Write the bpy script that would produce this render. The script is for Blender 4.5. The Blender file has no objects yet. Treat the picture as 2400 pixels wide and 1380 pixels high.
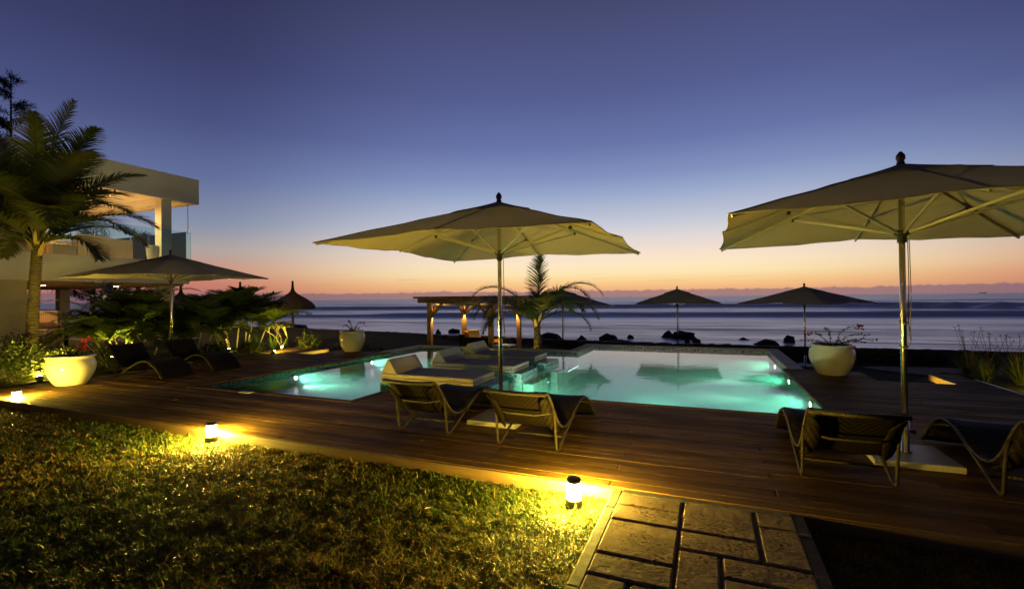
import bpy, math, random
import numpy as np
from mathutils import Vector, Matrix, noise as mnoise

SC = bpy.context.scene
COL = SC.collection
R = math.radians
rnd = random.Random(7)

# ------------------------------------------------------------------ camera
CAM_H = 1.5
FPX, PCX, PCY = 1104.0, 1200.0, 690.0          # focal length and centre in photograph pixels (2400 wide)
YAW, PITCH, ROLL = math.atan2(460, FPX), R(0.45), R(0.62)
FW = Vector((-math.sin(YAW) * math.cos(PITCH), math.cos(YAW) * math.cos(PITCH), math.sin(PITCH)))
_r0 = Vector((math.cos(YAW), math.sin(YAW), 0))
_u0 = _r0.cross(FW)
RT = _r0 * math.cos(ROLL) - _u0 * math.sin(ROLL)
UP = _u0 * math.cos(ROLL) + _r0 * math.sin(ROLL)
CC = Vector((0, 0, CAM_H))
cam_d = bpy.data.cameras.new('camera')
cam_d.sensor_width = 36.0
cam_d.lens = 36.0 * FPX / 2400.0
cam_d.clip_start = 0.05
cam_d.clip_end = 60000
cam = bpy.data.objects.new('camera', cam_d)
COL.objects.link(cam)
M = Matrix((RT, UP, -FW)).transposed().to_4x4()
M.translation = CC
cam.matrix_world = M
SC.camera = cam


def ray(x, y):
    return FW + RT * ((x - PCX) / FPX) - UP * ((y - PCY) / FPX)


def onz(x, y, z=0.0):
    d = ray(x, y)
    return CC + d * ((z - CAM_H) / d.z)


def onX(x, y, X):
    d = ray(x, y)
    return CC + d * (X / d.x)


def onY(x, y, Y):
    d = ray(x, y)
    return CC + d * (Y / d.y)


def at_depth(x, y, D):
    d = ray(x, y)
    return CC + d * (D / d.dot(FW))


# ------------------------------------------------------------------ render settings
SC.render.engine = 'CYCLES'
SC.view_settings.view_transform = 'Standard'
SC.view_settings.look = 'None'
SC.view_settings.exposure = 0.0
SC.view_settings.gamma = 1.0
SC.view_settings.use_curve_mapping = False
cy = SC.cycles
cy.use_denoising = True
cy.denoising_input_passes = 'RGB_ALBEDO_NORMAL'
cy.use_adaptive_sampling = False
cy.max_bounces = 7
cy.diffuse_bounces = 3
cy.glossy_bounces = 3
cy.transmission_bounces = 4
cy.transparent_max_bounces = 12
cy.volume_bounces = 0
cy.caustics_reflective = False
cy.caustics_refractive = False
cy.sample_clamp_indirect = 4.0
cy.use_light_tree = True


def s2l(c):
    return tuple((v / 255 / 12.92) if v / 255 <= 0.04045 else ((v / 255 + 0.055) / 1.055) ** 2.4 for v in c)


# ------------------------------------------------------------------ world: dusk sky
W = bpy.data.worlds.new('World')
SC.world = W
W.use_nodes = True
nt = W.node_tree
nt.nodes.clear()


class NB:
    """tiny node helper"""
    def __init__(s, tree):
        s.t = tree

    def n(s, kind, **kw):
        nd = s.t.nodes.new(kind)
        for k, v in kw.items():
            setattr(nd, k, v)
        return nd

    def l(s, a, b):
        s.t.links.new(a, b)

    def math(s, op, a, b=None, c=None, clamp=False):
        nd = s.n('ShaderNodeMath', operation=op, use_clamp=clamp)
        for i, v in enumerate((a, b, c)):
            if v is None:
                continue
            if isinstance(v, (int, float)):
                nd.inputs[i].default_value = v
            else:
                s.l(v, nd.inputs[i])
        return nd.outputs[0]

    def mix(s, fac, a, b, blend='MIX'):
        nd = s.n('ShaderNodeMix', data_type='RGBA', blend_type=blend)
        for i, v in ((0, fac), (6, a), (7, b)):
            if isinstance(v, (int, float)):
                nd.inputs[i].default_value = v
            elif isinstance(v, (tuple, list)):
                nd.inputs[i].default_value = (*v[:3], 1)
            else:
                s.l(v, nd.inputs[i])
        return nd.outputs[2]

    def ramp(s, fac, stops, interp='LINEAR'):
        nd = s.n('ShaderNodeValToRGB')
        cr = nd.color_ramp
        cr.interpolation = interp
        while len(cr.elements) < len(stops):
            cr.elements.new(0.5)
        for e, (p, c) in zip(cr.elements, stops):
            e.position = p
            e.color = (*c[:3], 1) if isinstance(c, (tuple, list)) else (c, c, c, 1)
        s.l(fac, nd.inputs[0])
        return nd.outputs[0]

    def noise(s, vec, scale, detail=3, rough=0.5, dims='3D', dist=0.0):
        nd = s.n('ShaderNodeTexNoise', noise_dimensions=dims)
        nd.inputs['Scale'].default_value = scale
        nd.inputs['Detail'].default_value = detail
        nd.inputs['Roughness'].default_value = rough
        nd.inputs['Distortion'].default_value = dist
        if vec is not None:
            s.l(vec, nd.inputs['Vector'])
        return nd.outputs['Fac']

    def mapping(s, vec, scale=(1, 1, 1), loc=(0, 0, 0), rot=(0, 0, 0)):
        nd = s.n('ShaderNodeMapping')
        nd.inputs['Scale'].default_value = scale
        nd.inputs['Location'].default_value = loc
        nd.inputs['Rotation'].default_value = rot
        s.l(vec, nd.inputs['Vector'])
        return nd.outputs[0]


b = NB(nt)
tc = b.n('ShaderNodeTexCoord')
sep = b.n('ShaderNodeSeparateXYZ')
b.l(tc.outputs['Generated'], sep.inputs[0])
elev = b.math('ARCSINE', sep.outputs['Z'])                       # radians
az = b.math('ARCTAN2', sep.outputs['X'], sep.outputs['Y'])       # 0 = towards the sea
SUN_AZ = R(-11.0)
daz = b.math('COSINE', b.math('SUBTRACT', az, SUN_AZ))
epos = b.math('MAXIMUM', elev, 0.0)
fac = b.math('POWER', b.math('DIVIDE', epos, math.pi / 2), 0.5)


def ep(deg):
    return (deg / 90.0) ** 0.5


sunward = [(ep(0.0), s2l((224, 146, 122))), (ep(1.0), s2l((242, 182, 130))), (ep(1.8), s2l((251, 206, 142))), (ep(2.8), s2l((254, 230, 176))),
           (ep(3.8), s2l((254, 232, 194))), (ep(5.0), s2l((248, 226, 204))), (ep(7.0), s2l((225, 216, 214))), (ep(8.6), s2l((200, 203, 216))),
           (ep(12.2), s2l((152, 168, 203))), (ep(14.0), s2l((131, 147, 191))), (ep(17.5), s2l((105, 118, 170))), (ep(23), s2l((85, 94, 144))), (ep(33), s2l((67, 70, 107))),
           (ep(52), s2l((42, 43, 68))), (1.0, s2l((30, 31, 50)))]
away = [(ep(0.0), s2l((164, 108, 110))), (ep(1.0), s2l((186, 118, 106))), (ep(1.8), s2l((200, 126, 108))), (ep(3.3), s2l((202, 150, 128))),
        (ep(5.4), s2l((174, 164, 160))), (ep(7.9), s2l((136, 145, 168))), (ep(12.4), s2l((100, 112, 156))), (ep(18.0), s2l((74, 82, 128))), (ep(24), s2l((58, 63, 104))),
        (ep(33), s2l((45, 47, 80))), (ep(52), s2l((32, 33, 54))), (1.0, s2l((26, 27, 44)))]
cs = b.ramp(fac, sunward)
ca = b.ramp(fac, away)
azf = b.n('ShaderNodeMapRange', interpolation_type='SMOOTHSTEP')
b.l(daz, azf.inputs[0])
azf.inputs[1].default_value = 0.70
azf.inputs[2].default_value = 0.995
sky = b.mix(azf.outputs[0], ca, cs)
# low cloud bank along the horizon and a few thin streaks
azv = b.n('ShaderNodeCombineXYZ')
b.l(b.math('MULTIPLY', az, 1.0), azv.inputs[0])
n1 = b.noise(azv.outputs[0], 42.0, 6, 0.62)
n0 = b.noise(azv.outputs[0], 2.2, 2, 0.5)
edeg = b.math('MULTIPLY', elev, 180 / math.pi)
top = b.math('ADD', b.math('MULTIPLY', n1, 0.8), b.math('ADD', b.math('MULTIPLY', n0, 0.9), -0.02))
# the bank is lower ahead and thicker to the left
cm = b.n('ShaderNodeMapRange', interpolation_type='SMOOTHSTEP')
b.l(b.math('SUBTRACT', top, edeg), cm.inputs[0])
cm.inputs[1].default_value = -0.08
cm.inputs[2].default_value = 0.14
cmask = b.math('MULTIPLY', cm.outputs[0], 0.85)
sky2 = b.mix(cmask, sky, b.mix(azf.outputs[0], s2l((122, 98, 112)), s2l((150, 118, 124))))
st = b.n('ShaderNodeCombineXYZ')
b.l(b.math('MULTIPLY', az, 5.0), st.inputs[0])
b.l(b.math('MULTIPLY', edeg, 2.6), st.inputs[1])
n2 = b.noise(st.outputs[0], 1.4, 4, 0.55)
s2 = b.ramp(n2, [(0.60, 0.0), (0.68, 1.0)])
low = b.ramp(b.math('DIVIDE', edeg, 5.0), [(0.1, 1.0), (0.38, 0.6), (0.75, 0.0)])
sky3 = b.mix(b.math('MULTIPLY', b.math('MULTIPLY', s2, low), 0.34), sky2, s2l((186, 128, 116)))
# unseen sky opposite the afterglow and overhead, dimmed to lower the ambient light
back_sky_dim = b.n('ShaderNodeMapRange', interpolation_type='SMOOTHSTEP')
b.l(b.math('ADD', b.math('MULTIPLY', daz, b.math('COSINE', elev)), 0.0), back_sky_dim.inputs[0])
back_sky_dim.inputs[1].default_value = -0.4
back_sky_dim.inputs[2].default_value = 0.55
back_sky_dim.inputs[3].default_value = 0.22
back_sky_dim.inputs[4].default_value = 1.0
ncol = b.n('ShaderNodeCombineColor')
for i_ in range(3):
    b.l(back_sky_dim.outputs[0], ncol.inputs[i_])
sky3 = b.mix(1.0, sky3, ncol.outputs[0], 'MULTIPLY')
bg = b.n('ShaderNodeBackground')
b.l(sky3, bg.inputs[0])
bg.inputs[1].default_value = 1.0
wo = b.n('ShaderNodeOutputWorld')
b.l(bg.outputs[0], wo.inputs[0])

# ------------------------------------------------------------------ materials
MATS = {}


def new_mat(name):
    m = bpy.data.materials.new(name)
    m.use_nodes = True
    m.node_tree.nodes.clear()
    nb = NB(m.node_tree)
    out = nb.n('ShaderNodeOutputMaterial')
    MATS[name] = m
    return m, nb, out


def principled(nb, out, base, rough=0.6, metal=0.0, spec=0.5, bump=None, bstr=0.3, bdist=0.01, **kw):
    p = nb.n('ShaderNodeBsdfPrincipled')
    if isinstance(base, (tuple, list)):
        p.inputs['Base Color'].default_value = (*base[:3], 1)
    else:
        nb.l(base, p.inputs['Base Color'])
    if isinstance(rough, (int, float)):
        p.inputs['Roughness'].default_value = rough
    else:
        nb.l(rough, p.inputs['Roughness'])
    p.inputs['Metallic'].default_value = metal
    p.inputs['Specular IOR Level'].default_value = spec
    for k, v in kw.items():
        p.inputs[k.replace('_', ' ')].default_value = v
    if bump is not None:
        bn = nb.n('ShaderNodeBump')
        bn.inputs['Strength'].default_value = bstr
        bn.inputs['Distance'].default_value = bdist
        nb.l(bump, bn.inputs['Height'])
        nb.l(bn.outputs[0], p.inputs['Normal'])
    nb.l(p.outputs[0], out.inputs[0])
    return p


def simple(name, c1, c2=None, rough=0.6, scale=8.0, metal=0.0, spec=0.5, bstr=0.15, bdist=0.01, stretch=(1, 1, 1), coord='Object', detail=5, varies=0.0, bscale=None):
    m, nb, out = new_mat(name)
    t = nb.n('ShaderNodeTexCoord')
    v = nb.mapping(t.outputs[coord], stretch)
    f = nb.noise(v, scale, detail, 0.6)
    c2 = c2 or tuple(x * 0.75 for x in c1)
    col = nb.ramp(f, [(0.32, c1), (0.68, c2)])
    if varies:
        oi = nb.n('ShaderNodeObjectInfo')
        k = nb.math('ADD', nb.math('MULTIPLY', oi.outputs['Random'], 2 * varies), 1 - varies)
        cc = nb.n('ShaderNodeCombineColor')
        for i in range(3):
            nb.l(k, cc.inputs[i])
        col = nb.mix(1.0, col, cc.outputs[0], 'MULTIPLY')
    bf = nb.noise(v, bscale, 4, 0.6) if bscale else f
    principled(nb, out, col, rough, metal, spec, bf, bstr, bdist)
    return m


# deck boards: weathered brown hardwood with fine lengthwise grooves
m, nb, out = new_mat('deck_wood')
t = nb.n('ShaderNodeTexCoord')
geo = nb.n('ShaderNodeNewGeometry')
v = nb.mapping(geo.outputs['Position'], (1.2, 22, 22))
g1 = nb.noise(v, 1.6, 6, 0.65)
v2 = nb.mapping(geo.outputs['Position'], (0.7, 2.0, 2))
g2 = nb.noise(v2, 1.3, 4, 0.6)
oi = nb.n('ShaderNodeObjectInfo')
base = nb.ramp(g1, [(0.25, (0.105, 0.054, 0.014)), (0.5, (0.185, 0.098, 0.026)), (0.75, (0.27, 0.152, 0.044))])
wear = nb.mix(nb.ramp(g2, [(0.42, 0.0), (0.66, 0.55)]), base, (0.07, 0.034, 0.01))
k = nb.math('ADD', nb.math('MULTIPLY', oi.outputs['Random'], 0.75), 0.6)
cc = nb.n('ShaderNodeCombineColor')
for i in range(3):
    nb.l(k, cc.inputs[i])
wear = nb.mix(1.0, wear, cc.outputs[0], 'MULTIPLY')
sx = nb.n('ShaderNodeSeparateXYZ')
nb.l(geo.outputs['Position'], sx.inputs[0])
rgh = nb.ramp(g2, [(0.3, 0.5), (0.7, 0.7)])
slope = nb.math('MULTIPLY', nb.math('COSINE', nb.math('MULTIPLY', sx.outputs['Y'], 2 * math.pi / 0.0205)), nb.math('MULTIPLY', g1, 0.25))
top_only = nb.n('ShaderNodeSeparateXYZ')
nb.l(geo.outputs['Normal'], top_only.inputs[0])
slope = nb.math('MULTIPLY', slope, nb.math('GREATER_THAN', top_only.outputs['Z'], 0.9))
gv = nb.n('ShaderNodeCombineXYZ')
nb.l(slope, gv.inputs[1])
va_ = nb.n('ShaderNodeVectorMath', operation='ADD')
nb.l(geo.outputs['Normal'], va_.inputs[0])
nb.l(gv.outputs[0], va_.inputs[1])
vn_ = nb.n('ShaderNodeVectorMath', operation='NORMALIZE')
nb.l(va_.outputs[0], vn_.inputs[0])
pd = principled(nb, out, wear, rgh, 0, 0.03)
nb.l(vn_.outputs[0], pd.inputs['Normal'])

simple('timber', (0.34, 0.19, 0.075), (0.22, 0.115, 0.045), 0.55, 3.0, stretch=(6, 6, 1), bstr=0.2)
simple('timber_dark', (0.15, 0.08, 0.04), (0.09, 0.05, 0.025), 0.6, 3.0, stretch=(1, 6, 6), bstr=0.2)
simple('fascia_wood', (0.22, 0.13, 0.05), (0.14, 0.08, 0.03), 0.55, 2.0, stretch=(1, 8, 20), bstr=0.2, varies=0.15)
simple('concrete', (0.2, 0.17, 0.14), (0.13, 0.11, 0.09), 0.85, 14.0, bstr=0.5, bdist=0.004, bscale=120)
simple('granite', (0.42, 0.38, 0.33), (0.24, 0.21, 0.19), 0.5, 90.0, bstr=0.2, bdist=0.002)
simple('kerb_concrete', (0.12, 0.092, 0.062), (0.06, 0.047, 0.031), 0.9, 18.0, bstr=0.8, bdist=0.004, bscale=150)
simple('mortar', (0.15, 0.115, 0.08), (0.07, 0.055, 0.04), 0.95, 30.0, bstr=0.6)
simple('soil', (0.035, 0.024, 0.015), (0.018, 0.012, 0.008), 0.95, 14.0, bstr=0.8, bdist=0.02)
simple('sand', (0.32, 0.22, 0.13), (0.2, 0.14, 0.085), 0.95, 6.0, bstr=0.5, bdist=0.01, bscale=60)
simple('plaster', (0.72, 0.66, 0.54), (0.63, 0.58, 0.48), 0.8, 1.3, bstr=0.12, bdist=0.004, bscale=60)
simple('plaster_yellow', (0.55, 0.46, 0.26), (0.46, 0.38, 0.2), 0.8, 1.1, bstr=0.12, bdist=0.004, bscale=60)
simple('white_ceiling', (0.75, 0.7, 0.62), (0.7, 0.65, 0.57), 0.8, 2.0, bstr=0.05)
simple('aluminium', (0.72, 0.69, 0.62), (0.6, 0.57, 0.5), 0.26, 6.0, metal=1.0, stretch=(1, 1, 0.05), bstr=0.03)
simple('rib_alloy', (0.5, 0.48, 0.43), (0.42, 0.4, 0.36), 0.4, 6.0, metal=0.7, bstr=0.03)
simple('black_plastic', (0.012, 0.012, 0.012), (0.02, 0.02, 0.02), 0.4, 20.0, bstr=0.05)
simple('dark_metal', (0.05, 0.045, 0.04), (0.03, 0.028, 0.025), 0.45, 12.0, metal=0.6, bstr=0.05)
simple('finial_metal', (0.12, 0.1, 0.09), (0.07, 0.06, 0.055), 0.3, 12.0, metal=0.8, bstr=0.05)
simple('cord', (0.3, 0.27, 0.2), (0.22, 0.19, 0.14), 0.9, 60.0, bstr=0.3)
simple('glazed_ceramic', (0.50, 0.455, 0.35), (0.45, 0.41, 0.31), 0.12, 3.0, spec=0.6, bstr=0.04, bdist=0.01)
simple('thatch', (0.13, 0.085, 0.04), (0.05, 0.032, 0.016), 0.95, 5.0, stretch=(9, 9, 1.2), bstr=1.0, bdist=0.05, coord='Object')
simple('rock', (0.035, 0.03, 0.027), (0.014, 0.012, 0.011), 0.8, 3.0, bstr=1.0, bdist=0.08)
simple('wall_stone', (0.10, 0.08, 0.055), (0.045, 0.036, 0.026), 0.85, 3.5, bstr=0.9, bdist=0.05, varies=0.35)
simple('mattress', (0.40, 0.34, 0.29), (0.35, 0.30, 0.255), 0.9, 3.0, bstr=0.2, bdist=0.004, bscale=220)
simple('cushion_cream', (0.72, 0.6, 0.36), (0.64, 0.53, 0.32), 0.9, 4.0, bstr=0.15)
simple('cushion_orange', (0.62, 0.17, 0.03), (0.5, 0.13, 0.025), 0.9, 4.0, bstr=0.15)
simple('white_laminate', (0.7, 0.68, 0.62), (0.62, 0.6, 0.55), 0.4, 4.0, bstr=0.05)
simple('branch', (0.2, 0.17, 0.13), (0.11, 0.09, 0.07), 0.8, 12.0, bstr=0.5)
simple('pale_branch', (0.42, 0.37, 0.28), (0.28, 0.24, 0.18), 0.7, 12.0, bstr=0.4)
simple('petal', (0.6, 0.015, 0.03), (0.4, 0.008, 0.02), 0.7, 8.0, bstr=0.1)
simple('dry_leaf', (0.42, 0.3, 0.12), (0.3, 0.2, 0.08), 0.7, 20.0)
simple('ship_paint', (0.12, 0.1, 0.1), (0.08, 0.07, 0.07), 0.6, 2.0)

# palm trunk with rings
m, nb, out = new_mat('palm_trunk')
t = nb.n('ShaderNodeTexCoord')
n = nb.noise(t.outputs['Object'], 7.0, 4, 0.6)
col = nb.ramp(n, [(0.3, (0.17, 0.135, 0.085)), (0.7, (0.095, 0.075, 0.047))])
principled(nb, out, col, 0.8, 0, 0.3, nb.noise(t.outputs['Object'], 40, 4), 0.5, 0.01)


def leaf_mat(name, c1, c2, rough=0.45, trans=0.3, scale=1.7):
    m, nb, out = new_mat(name)
    t = nb.n('ShaderNodeTexCoord')
    f = nb.noise(t.outputs['Object'], scale, 3, 0.6)
    col = nb.ramp(f, [(0.35, c1), (0.65, c2)])
    p = nb.n('ShaderNodeBsdfPrincipled')
    nb.l(col, p.inputs['Base Color'])
    p.inputs['Roughness'].default_value = rough
    p.inputs['Specular IOR Level'].default_value = 0.35
    tr = nb.n('ShaderNodeBsdfTranslucent')
    nb.l(nb.mix(1.0, col, (1.0, 1.0, 0.55), 'MULTIPLY'), tr.inputs[0])
    mx = nb.n('ShaderNodeMixShader')
    mx.inputs[0].default_value = trans
    nb.l(p.outputs[0], mx.inputs[1])
    nb.l(tr.outputs[0], mx.inputs[2])
    nb.l(mx.outputs[0], out.inputs[0])
    return m


leaf_mat('palm_leaf', (0.05, 0.072, 0.02), (0.095, 0.092, 0.027), 0.45, 0.3)
leaf_mat('areca_leaf', (0.055, 0.1, 0.02), (0.11, 0.13, 0.028), 0.4, 0.3)
leaf_mat('shrub_leaf', (0.045, 0.09, 0.018), (0.11, 0.11, 0.03), 0.4, 0.3, 4.0)
leaf_mat('strap_leaf', (0.06, 0.12, 0.022), (0.10, 0.15, 0.03), 0.4, 0.35)
leaf_mat('dark_needles', (0.008, 0.012, 0.008), (0.014, 0.018, 0.01), 0.8, 0.1)
leaf_mat('yellow_leaf', (0.16, 0.16, 0.04), (0.1, 0.13, 0.03), 0.5, 0.3, 9.0)
leaf_mat('tuft_leaf', (0.10, 0.11, 0.035), (0.065, 0.085, 0.025), 0.5, 0.3, 6.0)
leaf_mat('seed_head', (0.14, 0.05, 0.04), (0.1, 0.06, 0.04), 0.8, 0.2)

# lawn blades take their tint from a per-blade attribute
m, nb, out = new_mat('grass_blade')
at_ = nb.n('ShaderNodeAttribute', attribute_name='tint')
p = nb.n('ShaderNodeBsdfPrincipled')
nb.l(at_.outputs['Color'], p.inputs['Base Color'])
p.inputs['Roughness'].default_value = 0.55
p.inputs['Specular IOR Level'].default_value = 0.2
tr = nb.n('ShaderNodeBsdfTranslucent')
nb.l(at_.outputs['Color'], tr.inputs[0])
mx = nb.n('ShaderNodeMixShader')
mx.inputs[0].default_value = 0.3
nb.l(p.outputs[0], mx.inputs[1])
nb.l(tr.outputs[0], mx.inputs[2])
nb.l(mx.outputs[0], out.inputs[0])

# ground: dark turf soil with short grass colour
m, nb, out = new_mat('turf')
geo = nb.n('ShaderNodeNewGeometry')
f1 = nb.noise(geo.outputs['Position'], 1.1, 5, 0.65)
f2 = nb.noise(geo.outputs['Position'], 26.0, 4, 0.7)
col = nb.mix(f2, nb.ramp(f1, [(0.3, (0.035, 0.05, 0.014)), (0.7, (0.075, 0.068, 0.024))]), (0.022, 0.02, 0.009))
principled(nb, out, col, 0.95, 0, 0.1, f2, 1.0, 0.03)

# umbrella cloth
m, nb, out = new_mat('umbrella_cloth')
t = nb.n('ShaderNodeTexCoord')
f = nb.noise(t.outputs['Object'], 2.2, 4, 0.6)
col = nb.ramp(f, [(0.3, (0.345, 0.292, 0.215)), (0.7, (0.305, 0.257, 0.19))])
p = nb.n('ShaderNodeBsdfPrincipled')
nb.l(col, p.inputs['Base Color'])
p.inputs['Roughness'].default_value = 0.85
p.inputs['Specular IOR Level'].default_value = 0.15
bn = nb.n('ShaderNodeBump')
bn.inputs['Strength'].default_value = 0.35
bn.inputs['Distance'].default_value = 0.03
nb.l(nb.noise(t.outputs['Object'], 5.0, 3, 0.55), bn.inputs['Height'])
nb.l(bn.outputs[0], p.inputs['Normal'])
tr = nb.n('ShaderNodeBsdfTranslucent')
tr.inputs[0].default_value = (0.42, 0.36, 0.5, 1)
mx = nb.n('ShaderNodeMixShader')
mx.inputs[0].default_value = 0.14
nb.l(p.outputs[0], mx.inputs[1])
nb.l(tr.outputs[0], mx.inputs[2])
nb.l(mx.outputs[0], out.inputs[0])

# woven synthetic rattan (chevron weave)
def weave(name, c1, c2, pitch=0.016, chevron=True):
    m, nb, out = new_mat(name)
    t = nb.n('ShaderNodeTexCoord')
    s = nb.n('ShaderNodeSeparateXYZ')
    nb.l(t.outputs['UV'], s.inputs[0])
    u, v = s.outputs['X'], s.outputs['Y']
    if chevron:
        d = nb.math('ADD', nb.math('ABSOLUTE', nb.math('SUBTRACT', u, 0.31)), v)
        big = nb.math('SINE', nb.math('MULTIPLY', d, 2 * math.pi / 0.055))
    else:
        big = nb.math('SINE', nb.math('MULTIPLY', u, 2 * math.pi / 0.06))
    a = nb.math('SINE', nb.math('MULTIPLY', u, 2 * math.pi / pitch))
    c = nb.math('SINE', nb.math('MULTIPLY', v, 2 * math.pi / (pitch * 0.7)))
    w = nb.math('MULTIPLY', a, c)
    hgt = nb.math('ADD', nb.math('MULTIPLY', w, 0.5), nb.math('MULTIPLY', big, 0.6))
    fm = nb.ramp(nb.math('ADD', nb.math('MULTIPLY', hgt, 0.4), 0.5), [(0.15, c2), (0.85, c1)])
    principled(nb, out, fm, 0.55, 0, 0.06, hgt, 0.7, 0.004)
    return m


weave('rattan_brown', (0.013, 0.0085, 0.0045), (0.003, 0.0022, 0.0015))
weave('rattan_light', (0.52, 0.36, 0.2), (0.26, 0.17, 0.09), 0.09, False)
# wrapped tube
m, nb, out = new_mat('rattan_wrap')
t = nb.n('ShaderNodeTexCoord')
s = nb.n('ShaderNodeSeparateXYZ')
nb.l(t.outputs['UV'], s.inputs[0])
wv = nb.math('SINE', nb.math('MULTIPLY', s.outputs['Y'], 2 * math.pi / 0.009))
principled(nb, out, nb.ramp(nb.math('ADD', nb.math('MULTIPLY', wv, 0.5), 0.5), [(0.1, (0.014, 0.010, 0.006)), (0.8, (0.038, 0.027, 0.016))]), 0.45, 0, 0.15, wv, 0.6, 0.002)

# striped upholstery
m, nb, out = new_mat('striped_fabric')
t = nb.n('ShaderNodeTexCoord')
s = nb.n('ShaderNodeSeparateXYZ')
nb.l(t.outputs['UV'], s.inputs[0])
wv = nb.math('SINE', nb.math('MULTIPLY', s.outputs['X'], 2 * math.pi / 0.13))
principled(nb, out, nb.ramp(nb.math('ADD', nb.math('MULTIPLY', wv, 0.5), 0.5), [(0.45, (0.5, 0.33, 0.22)), (0.55, (0.78, 0.66, 0.5))]), 0.9, 0, 0.2, wv, 0.1, 0.003)

# pool mosaic
def mosaic(name, c1, c2, c3, size=0.026, dark=None, band=False):
    m, nb, out = new_mat(name)
    geo = nb.n('ShaderNodeNewGeometry')
    v = nb.mapping(geo.outputs['Position'], (1 / size,) * 3, (0.013, 0.017, 0.011))
    vor = nb.n('ShaderNodeTexVoronoi', feature='F1', distance='CHEBYCHEV')
    vor.inputs['Scale'].default_value = 1.0
    vor.inputs['Randomness'].default_value = 0.0
    nb.l(v, vor.inputs['Vector'])
    wn = nb.n('ShaderNodeSeparateColor')
    nb.l(vor.outputs['Color'], wn.inputs[0])
    stops = [(0.0, c1), (0.4, c2), (0.8, c3)]
    if dark:
        stops = [(0.0, dark), (0.22, dark), (0.23, c1), (0.6, c2), (0.9, c3)]
    tile = nb.ramp(wn.outputs[0], stops, 'CONSTANT' if dark else 'LINEAR')
    grout = nb.ramp(vor.outputs['Distance'], [(0.43, 0.0), (0.47, 1.0)])
    big = nb.noise(geo.outputs['Position'], 3.0, 3, 0.6)
    tile = nb.mix(nb.math('MULTIPLY', big, 0.25), tile, c1)
    col = nb.mix(nb.math('MULTIPLY', grout, 0.6), tile, (0.22, 0.50, 0.40))
    principled(nb, out, col, 0.35, 0, 0.4)
    return m


mosaic('pool_mosaic', (0.06, 0.46, 0.31), (0.11, 0.56, 0.40), (0.18, 0.64, 0.49))
mosaic('waterline_mosaic', (0.20, 0.50, 0.44), (0.34, 0.62, 0.54), (0.12, 0.40, 0.38), 0.028, (0.015, 0.05, 0.10))

# coping stone
simple('coping_stone', (0.55, 0.48, 0.42), (0.43, 0.37, 0.32), 0.7, 9.0, bstr=0.25, bdist=0.004, varies=0.12)
# travertine paver
m, nb, out = new_mat('travertine')
t = nb.n('ShaderNodeTexCoord')
oi = nb.n('ShaderNodeObjectInfo')
off = nb.n('ShaderNodeVectorMath', operation='ADD')
ov = nb.n('ShaderNodeCombineXYZ')
nb.l(nb.math('MULTIPLY', oi.outputs['Random'], 37.0), ov.inputs[0])
nb.l(t.outputs['Object'], off.inputs[0])
nb.l(ov.outputs[0], off.inputs[1])
vec = off.outputs[0]
f1 = nb.noise(vec, 5.0, 5, 0.65)
f3 = nb.noise(nb.mapping(vec, (1, 2.2, 1)), 34.0, 3, 0.6)
patch = nb.noise(vec, 4.2, 2, 0.5)
pit = nb.math('MULTIPLY', nb.ramp(f3, [(0.38, 1.0), (0.44, 0.0)]), nb.ramp(patch, [(0.40, 0.0), (0.56, 1.0)]))
col = nb.ramp(f1, [(0.3, (0.33, 0.235, 0.165)), (0.7, (0.22, 0.155, 0.11))])
col = nb.mix(nb.math('MULTIPLY', pit, 0.8), col, (0.05, 0.033, 0.02))
hgt = nb.math('SUBTRACT', nb.math('MULTIPLY', f1, 0.5), pit)
principled(nb, out, col, 0.8, 0, 0.02, hgt, 1.0, 0.016)

# glass balustrade
m, nb, out = new_mat('tinted_glass')
tr = nb.n('ShaderNodeBsdfTransparent')
tr.inputs[0].default_value = (0.80, 0.95, 0.94, 1)
gl = nb.n('ShaderNodeBsdfGlossy')
gl.inputs['Roughness'].default_value = 0.02
fr = nb.n('ShaderNodeFresnel')
fr.inputs['IOR'].default_value = 1.5
mx = nb.n('ShaderNodeMixShader')
nb.l(fr.outputs[0], mx.inputs[0])
nb.l(tr.outputs[0], mx.inputs[1])
nb.l(gl.outputs[0], mx.inputs[2])
nb.l(mx.outputs[0], out.inputs[0])

# pool water surface
m, nb, out = new_mat('pool_water')
geo = nb.n('ShaderNodeNewGeometry')
bn = nb.n('ShaderNodeBump')
bn.inputs['Strength'].default_value = 0.10
bn.inputs['Distance'].default_value = 0.02
nb.l(nb.noise(geo.outputs['Position'], 5.0, 2, 0.5), bn.inputs['Height'])
tr = nb.n('ShaderNodeBsdfTransparent')
tr.inputs[0].default_value = (0.62, 0.98, 0.92, 1)
gl = nb.n('ShaderNodeBsdfGlossy')
gl.inputs['Roughness'].default_value = 0.035
nb.l(bn.outputs[0], gl.inputs['Normal'])
fr = nb.n('ShaderNodeFresnel')
fr.inputs['IOR'].default_value = 1.33
nb.l(bn.outputs[0], fr.inputs['Normal'])
mx = nb.n('ShaderNodeMixShader')
nb.l(fr.outputs[0], mx.inputs[0])
nb.l(tr.outputs[0], mx.inputs[1])
nb.l(gl.outputs[0], mx.inputs[2])
nb.l(mx.outputs[0], out.inputs[0])
vs_ = nb.n('ShaderNodeVolumeScatter')
vs_.inputs['Color'].default_value = (0.2, 1.0, 0.78, 1)
vs_.inputs['Density'].default_value = 0.22
vs_.inputs['Anisotropy'].default_value = 0.2
nb.l(vs_.outputs[0], out.inputs['Volume'])

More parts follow.
